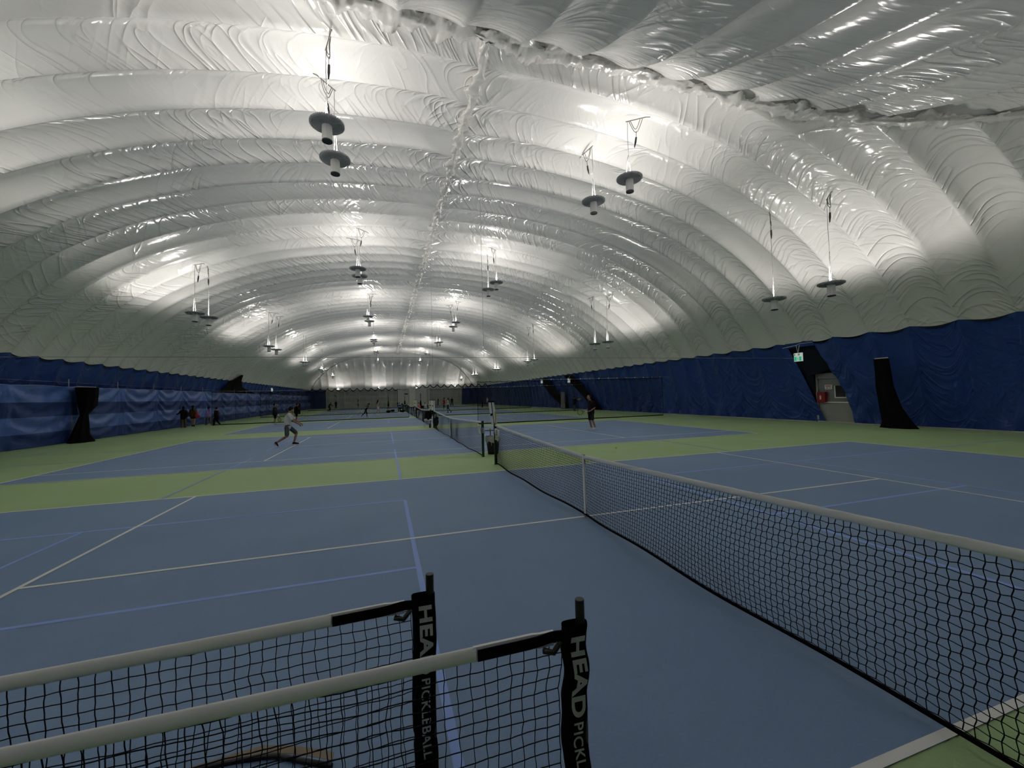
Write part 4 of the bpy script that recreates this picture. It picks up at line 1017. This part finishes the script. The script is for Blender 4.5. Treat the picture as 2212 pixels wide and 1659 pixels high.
for x, y, r, lab in ((-2.35, 50.8, .17, 'low black bag on the floor left of the blue-shirted person'), (-1.75, 53.6, .16, 'round black bag behind the low black bag'), (-0.55, 50.0, .17, 'black bag at the feet of the blue-shirted person'), (2.05, 38.6, .24, 'round black bag beyond the third net, right of the score keepers')):
    remesh_obj('sports_bag', [('e', (0, 0, r), (r*1.6, r, r)), ('c', (-r, 0, r), (r, 0, r*1.1), r*.8, r*.8)], 0.04, M['black'], None, loc=(x, y, 0), label=lab, cat='bag', group='bags on the floor between courts')
# tripod stands with wrapped black nets in the distance
for x, y, h, lab in ((-2.2, 66.0, 2.3, 'tall black stand left of the far nets'), (0.3, 62.0, 2.2, 'thin dark stand among the far nets'), (1.55, 47.0, 2.4, 'slim black pole beside the pink-shirted person')):
    t = empty('pole_stand', (x, y, 0), label=lab, cat='stand')
    MB().tube([(0, 0, 0.35), (0, 0, h)], 0.035, 8).build('pole', M['black'], t)
    for k in range(3):
        a = 2*PI*k/3+0.4; MB().tube([(0, 0, 0.6), (0.35*math.cos(a), 0.35*math.sin(a), 0.02)], 0.02, 6).build('leg', M['black'], t)
    remesh_obj('wrapped_cloth', [('c', (0, 0, 1.5), (0, 0, 0.7), 0.07, 0.16)], 0.03, M['black'], t)
h_ = empty('wall_heater', (2.1, 93.6, 2.85), label='small black box mounted above the end wall centre', cat='box')
MB().box((0, 0, 0), (0.85, 0.25, 0.22)).build('casing', M['black'], h_)
MB().tube([(0, 0.1, 0.1), (0, 0.5, 0.2)], 0.03, 6).build('bracket', M['steel'], h_)

# ------------------------------------------------------------------ divider nets, cables
def divider(label, y, x0, x1, ztop, sagn, hooks=False, zc=None, hoff=0.0):
    t = empty('divider_net', (0, y, 0), label=label, cat='net', group='black divider nets hanging between courts')
    n = max(8, int(abs(x1-x0)/0.14)); m_ = 8
    P = np.zeros((n+1, m_+1, 3)); U = np.zeros((n+1, m_+1, 2))
    zt = lambda x: ztop+(0.10*((abs(x)/18)**2))
    for i in range(n+1):
        x = x0+(x1-x0)*i/n; ph = (x/(1.3 if hoff else 0.75))
        for j in range(m_+1):
            f = j/m_
            top = zt(x)-0.05-sagn*abs(math.sin(PI*ph))**1.2
            P[i, j] = (x, 0.06*math.sin(x*2.3)*(1-f)+0.03*math.sin(x*6), 0.02+(top-0.02)*f); U[i, j] = (x, P[i, j, 2])
    link('netting', grid_mesh('netting', P, U), M['divider'], t, smooth=True, kind='stuff')
    MB().tube([(x, 0.06*math.sin(x*2.3)+0.03*math.sin(x*6), 0.04) for x in np.linspace(x0, x1, n)], 0.035, 6).build('weighted_hem', M['black'], t, smooth=True)
    MB().tube([tuple(P[i, m_]) for i in range(n+1)], 0.018 if not hoff else 0.075, 5).build('top_rope', M['black'], t, smooth=True)
    MB().tube([(x, 0, zt(x)) for x in np.linspace(min(x0, -18.15 if x0 < 0 else x0), max(x1, 18.15 if x1 > 0 else x1), 30)], 0.012, 6).build('cable', M['cable'], t)
    for s in (x0, x1):
        if abs(s) < 18: MB().tube([(s, 0, 0.04), (s+0.02, 0, zt(s)-0.05)], 0.014, 5).build('edge_rope', M['black'], t)
    if hooks:
        hk = MB(); hk.box((0, 0, 0), (0.05, 0.03, 0.07))
        h0 = None
        for k in range(int(abs(x1-x0)/0.75)+1):
            x = x0+0.75*k
            if h0 is None: h0 = hk.build('hook', M['white_tape'], t); h0.location = (x, 0, zt(x)); continue
            c = h0.copy(); col.objects.link(c); c.parent = t; c.location = (x, 0, zt(x))
divider('black divider net right of the nets, second and third court', 20.6, 3.0, 17.4, 2.85, 0.05, True)
divider('black divider net hanging left side, behind the third court', 34.5, -16.6, -0.6, 2.75, 0.05, False)
divider('black divider net hanging right side, behind the third court', 35.2, 1.2, 17.6, 2.75, 0.05, True)
divider('divider net left of the nets beyond the fourth court', 49.2, -16.8, -1.2, 2.95, 0.12, False)
divider('divider net right of the nets beyond the fourth court', 49.2, 3.0, 17.2, 3.0, 0.12, False)
divider('far left divider net with a scalloped black top edge', 78.0, -16.4, -0.3, 4.05, 0.55, False, hoff=1)
divider('far right divider net with a scalloped black top edge', 70.0, 2.6, 16.6, 4.25, 0.55, False, hoff=1)
def wire(name, label, pts, r, m, cat_='cable'):
    return MB().tube(pts, r, 6).build(name, m, None, label=label, cat=cat_)
wire('steel_cable', 'thin level cable stretched across the dome above the second court', [(-18.4, 10.6, 3.38), (1.0, 10.6, 3.40), (18.5, 10.6, 3.42)], 0.008, M['cable'])
def drop(label, x, y, z0):
    t = empty('support_wire', (x, y, 0), label=label, cat='cable', group='vertical wires from the dome roof')
    MB().tube([(0, 0, z0), (0, 0, 10.6)], 0.0065, 5).build('wire', M['cable'], t)
    MB().tube([(-0.22, 0, 11.3), (0, 0, 10.6), (0.16, 0, 11.3)], 0.009, 5).build('bridle', M['cord'], t)
drop('long thin vertical wire with V hook, right of the ceiling ridge', 1.08, 10.6, 3.40)
drop('second vertical support wire, farther along the ridge', 0.15, 20.6, 2.9)
drop('third vertical support wire, farthest along the ridge', 0.12, 35.0, 2.75)

# bundled dividers tied back at the sides
def bundle(label, x, y, pts, rs, bar):
    t = empty('net_bundle', (x, y, 0), label=label, cat='net', group='divider nets gathered at the walls')
    n = 26; zz = np.linspace(0, 1, 46); Q = np.zeros((46, n+1, 3))
    for i, f in enumerate(zz):
        z = pts[-1][2]*f
        cy = np.interp(z, [p[2] for p in pts], [p[1] for p in pts]); cx = np.interp(z, [p[2] for p in pts], [p[0] for p in pts]); r = np.interp(z, [p[2] for p in pts], rs)
        for k in range(n+1):
            a = 2*PI*k/n; rr = r*(1+0.10*math.sin(a*7+f*2)+0.06*math.sin(a*11-f*3))
            Q[i, k] = (cx+0.55*rr*math.cos(a), cy+rr*math.sin(a), z)
    link('gathered_net', grid_mesh('gathered_net', Q), M['black'], t, smooth=True)
    MB().tube([(pts[-1][0], bar[0], pts[-1][2]+0.03), (pts[-1][0], bar[1], pts[-1][2]+0.03)], 0.025, 6).build('top_rail', M['rope'], t)
    return t
bundle('tall black bundled net leaning on the navy right wall', 17.9, 6.2, [(0.15, -0.10, 0), (0.15, -0.05, 0.25), (0.1, 0.14, 0.9), (0.1, 0.32, 1.8), (0.1, 0.40, 3.0)], [0.62, 0.48, 0.36, 0.30, 0.27], (0.15, 0.65))
bundle('black net bundle tied at the waist on the left fence', -17.85, 21.4, [(0, 0.0, 0), (0, -0.05, 0.4), (0, 0.1, 1.0), (0, 0.2, 1.42), (0, 0.45, 1.9), (0, 0.40, 2.85)], [0.75, 0.50, 0.33, 0.22, 0.50, 0.62], (-0.3, 1.1))

# ------------------------------------------------------------------ left fence with draped blue curtain
def fence_curtain():
    m, k = vinyl('blue_curtain', (0.045, 0.095, 0.32), 0.33, 0.35, 0.02, swag=0.2)
    b = k.n['Principled BSDF']
    uv = k.node('ShaderNodeUVMap'); sp = k.node('ShaderNodeSeparateXYZ'); k.l.new(uv.outputs[0], sp.inputs[0]); z = sp.outputs[0]
    dark = k.m('MAXIMUM', k.m('MULTIPLY', k.m('GREATER_THAN', z, 1.41), k.m('LESS_THAN', z, 2.10)), k.m('LESS_THAN', z, 0.66))
    k.l.new(k.mix(dark, (0.075, 0.150, 0.48, 1), (0.014, 0.045, 0.20, 1)), b.inputs['Base Color'])
    k.l.new(k.m('ADD', k.m('MULTIPLY', dark, 0.3), 0.32), b.inputs['Roughness'])
    return m
M['curtain'] = fence_curtain()
fence = empty('fence_curtain', (-18.35, 0, 0), label='long blue banded curtain hung on posts along the left wall', cat='curtain')
PY = [-7.0+4.08*k for k in range(25)]
zz = np.linspace(0.02, 2.88, 52); yy = np.arange(-7.2, 93.0, 0.085)
Zg, Yg = np.meshgrid(zz, yy, indexing='ij')
q = (Yg-(-7.0))/4.08; cell_ = np.floor(q); ff = q-cell_
rnd = rng.uniform(0, 1, 60); cid = cell_.astype(int)+2
c0 = rnd[cid]; c1 = rnd[(cid+7) % 60]
cen = 0.5+0.12*(c0-0.5); tt = np.clip(np.abs(ff-cen)/0.5, 0, 1)
swag = (1-tt**2)*(0.55+0.5*c1)
arg = (Zg+swag*1.15)
D = 0.045*np.sin(arg*(8+3*c1)+c0*6)*np.clip((Zg)/0.4, 0, 1)*np.clip((1-tt)/0.3, 0, 1)
nearpost = np.exp(-((np.minimum(ff, 1-ff))*4.08/0.55)**2)
pc = rnd[(np.round(q).astype(int)+2) % 60]; off_ = (q-np.round(q))*4.08
D += 0.05*nearpost*np.sin(off_*22/(0.5+(2.9-Zg)*0.9)+pc*5)*np.clip((2.9-Zg)/0.5, 0, 1)
D += 0.03*np.sin(Yg*1.7+Zg*0.8)+0.02*np.sin(Yg*5.1-Zg*2)
P = np.stack([D, Yg, Zg], -1)
link('curtain', grid_mesh('curtain', P[:, ::-1], np.stack([Zg, Yg], -1)[:, ::-1]), M['curtain'], fence, smooth=True)
pp = None
for k, y in enumerate(PY):
    if pp is None:
        pp = MB().tube([(-0.12, 0, 0), (-0.12, 0, 3.3)], 0.022, 8).build('post', M['steel'], fence); pp.location = (0, y, 0); continue
    c = pp.copy(); col.objects.link(c); c.parent = fence; c.location = (0, y, 0)
MB().tube([(-0.06, y, 2.90+0.02*math.sin(y*2)) for y in np.linspace(-7.2, 93, 160)], 0.010, 5).build('top_cord', M['rope'], fence)
MB().tube([(-0.12, -7.2, 3.12), (-0.12, 93, 3.12)], 0.007, 5).build('top_wire', M['cable'], fence)

# dark sheets standing in for the dark openings along the side walls
def opening_sheet(label, sgn, poly):
    t = empty('dark_exit_sheet', (0, 0, 0), label=label, cat='drape', group='dark sheets standing in for side openings')
    # poly rows: (z, ya, yb)
    Q = []
    rows = np.linspace(poly[0][0], poly[-1][0], 16)
    for z in rows:
        ya = np.interp(z, [p[0] for p in poly], [p[1] for p in poly]); yb = np.interp(z, [p[0] for p in poly], [p[2] for p in poly])
        x = (side_x(min(z, ZB)) if z <= ZB else float(PX(z)))-0.16
        Q.append([(sgn*(x-0.03*math.sin(k*1.7+z)), ya+(yb-ya)*k/14, z) for k in range(15)])
    o = link('mesh', grid_mesh('mesh', np.array(Q)), M['black'], t, smooth=True)
    md = o.modifiers.new('th', 'SOLIDIFY'); md.thickness = 0.015
opening_sheet('dark sheet standing in for the first far exit opening in the right wall', 1, [(0.05, 32.6, 34.6), (2.0, 35.0, 37.2), (4.1, 38.0, 40.2)])
opening_sheet('dark sheet standing in for the second far exit opening in the right wall', 1, [(0.05, 40.5, 42.3), (2.0, 43.2, 46.4), (4.05, 46.0, 48.5)])
opening_sheet('dark peaked sheet rising above the left fence', -1, [(2.95, 42.0, 54.0), (3.6, 43.5, 48.6), (4.3, 45.0, 47.6), (4.9, 46.3, 46.9)])
d2 = empty('side_door', (18.75, 41.6, 0), label='pale grey door beside the far dark sheet in the right wall', cat='door')
MB().box((0, 0, 1.05), (0.08, 1.0, 2.1)).build('panel', M['door'], d2); MB().box((-0.03, 0.55, 1.08), (0.10, 0.07, 2.16)).build('frame', M['door_frame'], d2)

# recess and airlock door in the right wall
rc = MB()
rc.add([(20.9, 8.0, 0), (20.9, 12.8, 0), (20.9, 12.8, 4.4), (20.9, 8.0, 4.4), (18.9, 8.0, 4.4), (18.9, 12.8, 4.4), (19.7, 8.0, 0), (19.7, 12.8, 0)], [(0, 1, 2, 3), (3, 2, 5, 4), (0, 3, 4, 6), (1, 7, 5, 2)])
rc.build('trim_4', mat('dark_recess_cloth', (0.010, 0.016, 0.022), 0.8, 0.2), kind='structure')
# dark mesh drape behind the opening, left of the door
Q = np.zeros((16, 12, 3))
for i, z in enumerate(np.linspace(0, 4.15, 16)):
    ya = np.interp(z, OL[0], OL[1])+0.9; yb = 10.46 if z < 2.65 else float(np.interp(z, OR_[0], OR_[1]))-0.1
    for j in range(12): Q[i, j] = (side_x(z)+0.30+0.02*math.sin(j*2), ya+(yb-ya)*j/11, z)
o = link('dark_exit_sheet', grid_mesh('drape', Q), mat('dark_mesh_cloth', (0.008, 0.014, 0.024), 0.75, 0.2), None, smooth=True, label='near-black drape filling the opening above and beside the airlock door', cat='drape')
md = o.modifiers.new('th', 'SOLIDIFY'); md.thickness = 0.012
dr = empty('door_1', (19.45, 10.4, 0), kind='structure')
MB().box((0, 0.03, 1.30), (0.16, 0.10, 2.60)).build('frame', M['door_frame'], dr)
mb = MB(); mb.box((0, -0.95, 2.42), (0.14, 1.9, 0.30)); mb.build('header', M['door'], dr)
MB().box((0.02, -0.93, 1.65), (0.05, 1.78, 1.22)).build('upper_panel', M['door'], dr)
MB().box((0.02, -0.93, 0.53), (0.05, 1.78, 0.98)).build('lower_panel', M['door_low'], dr)
MB().box((-0.02, -1.0, 1.03), (0.05, 1.45, 0.05)).build('push_bar', M['white_tape'], dr)
mb = MB(); mb.box((-0.015, -0.85, 1.57), (0.04, 0.045, 0.62)); mb.box((-0.015, -1.12, 1.28), (0.04, 0.5, 0.045)); mb.build('window_trim', M['white_tape'], dr)
MB().box((-0.005, -1.1, 1.6), (0.02, 0.46, 0.58)).build('glass', M['black_gloss'], dr)
MB().box((-0.03, -0.93, 0.025), (0.2, 1.9, 0.05)).build('sill', M['concrete'], dr)
nt = empty('door_notice', (19.42, 9.86, 1.72), label='small white notice with red print on the airlock door', cat='sign')
MB().box((0, 0, 0.11), (0.012, 0.36, 0.24)).build('board', M['paper'], nt)
mb = MB()
for zz_, ww in ((0.16, 0.27), (0.06, 0.10),): mb.box((-0.008, 0.0 if ww > .2 else 0.06, zz_), (0.004, ww, 0.045))
mb.box((-0.008, -0.08, 0.06), (0.004, 0.08, 0.045)); mb.build('print', M['red'], nt)
fe = empty('extinguisher_cabinet', (19.33, 10.14, 1.06), label='red fire extinguisher cabinet beside the airlock door', cat='cabinet')
MB().box((0, 0, 0.25), (0.20, 0.40, 0.54)).build('case', M['red'], fe); MB().box((-0.105, 0.02, 0.22), (0.01, 0.07, 0.20)).build('label_plate', M['paper'], fe)
MB().box((-0.108, 0.02, 0.34), (0.01, 0.04, 0.05)).build('handle', M['steel'], fe)
# exit sign with running figure, hung by two cords
es = empty('exit_sign', (17.98, 10.30, 3.22), label='green and white exit sign hanging above the airlock door opening', cat='sign')
MB().box((0, 0, 0.22), (0.09, 0.42, 0.44)).build('case', M['white_sign'], es)
MB().box((-0.047, 0, 0.14), (0.006, 0.38, 0.22)).build('green_panel', M['green_sign'], es)
mb = MB(); mb.box((-0.052, 0, 0.14), (0.004, 0.13, 0.22)); mb.build('doorway', M['white_sign'], es)
mb = MB(); mb.box((-0.056, 0.0, 0.15), (0.004, 0.03, 0.09)); mb.box((-0.056, 0.0, 0.15), (0.004, 0.09, 0.022)); mb.sphere((-0.056, 0.0, 0.215), 0.014, 8, 6); mb.box((-0.056, 0.02, 0.09), (0.004, 0.02, 0.06)); mb.box((-0.056, -0.02, 0.09), (0.004, 0.02, 0.06)); mb.build('figure', M['green_sign'], es)
for s in (-1, 1): MB().sphere((-0.06, s*0.12+0.05, 0.36), 0.055, 10, 8).build('lamp_head', M['white_tape'], es)
MB().tube([(0, 0.02, 0.44), (0.02, 0.12, 0.86)], 0.010, 5).build('cord', M['rope'], es); MB().tube([(0, 0.02, 0.44), (0.02, -0.06, 0.86)], 0.014, 5).build('cord', M['rope'], es)
MB().tube([(0.1, 0.95, 0.80), (0.02, 0.1, 0.86), (0.02, -0.06, 0.92), (0.55, -0.35, 0.98)], 0.014, 5).build('conduit', M['rope'], es)
def elight(label, x, y, z):
    t = empty('emergency_light', (x, y, z), label=label, cat='lamp')
    MB().box((0, 0, 0), (0.15, 0.40, 0.42)).build('case', M['white_sign'], t)
    for s in (-1, 1): MB().sphere((-0.08, s*0.12, 0.26), 0.07, 10, 8).build('lamp_head', M['white_tape'], t)
    MB().tube([(0, 0, 0.2), (0.15, 0.1, 0.6), (0.5, 0.1, 0.65)], 0.012, 5).build('bracket', M['rope'], t)
elight('small white emergency light above the first far right exit', 17.9, 38.0, 3.38)
elight('small white emergency light above the second far right exit', 17.9, 46.6, 3.62)
elight('small white emergency light above the left fence', -18.2, 60.5, 3.55)
bake_all()
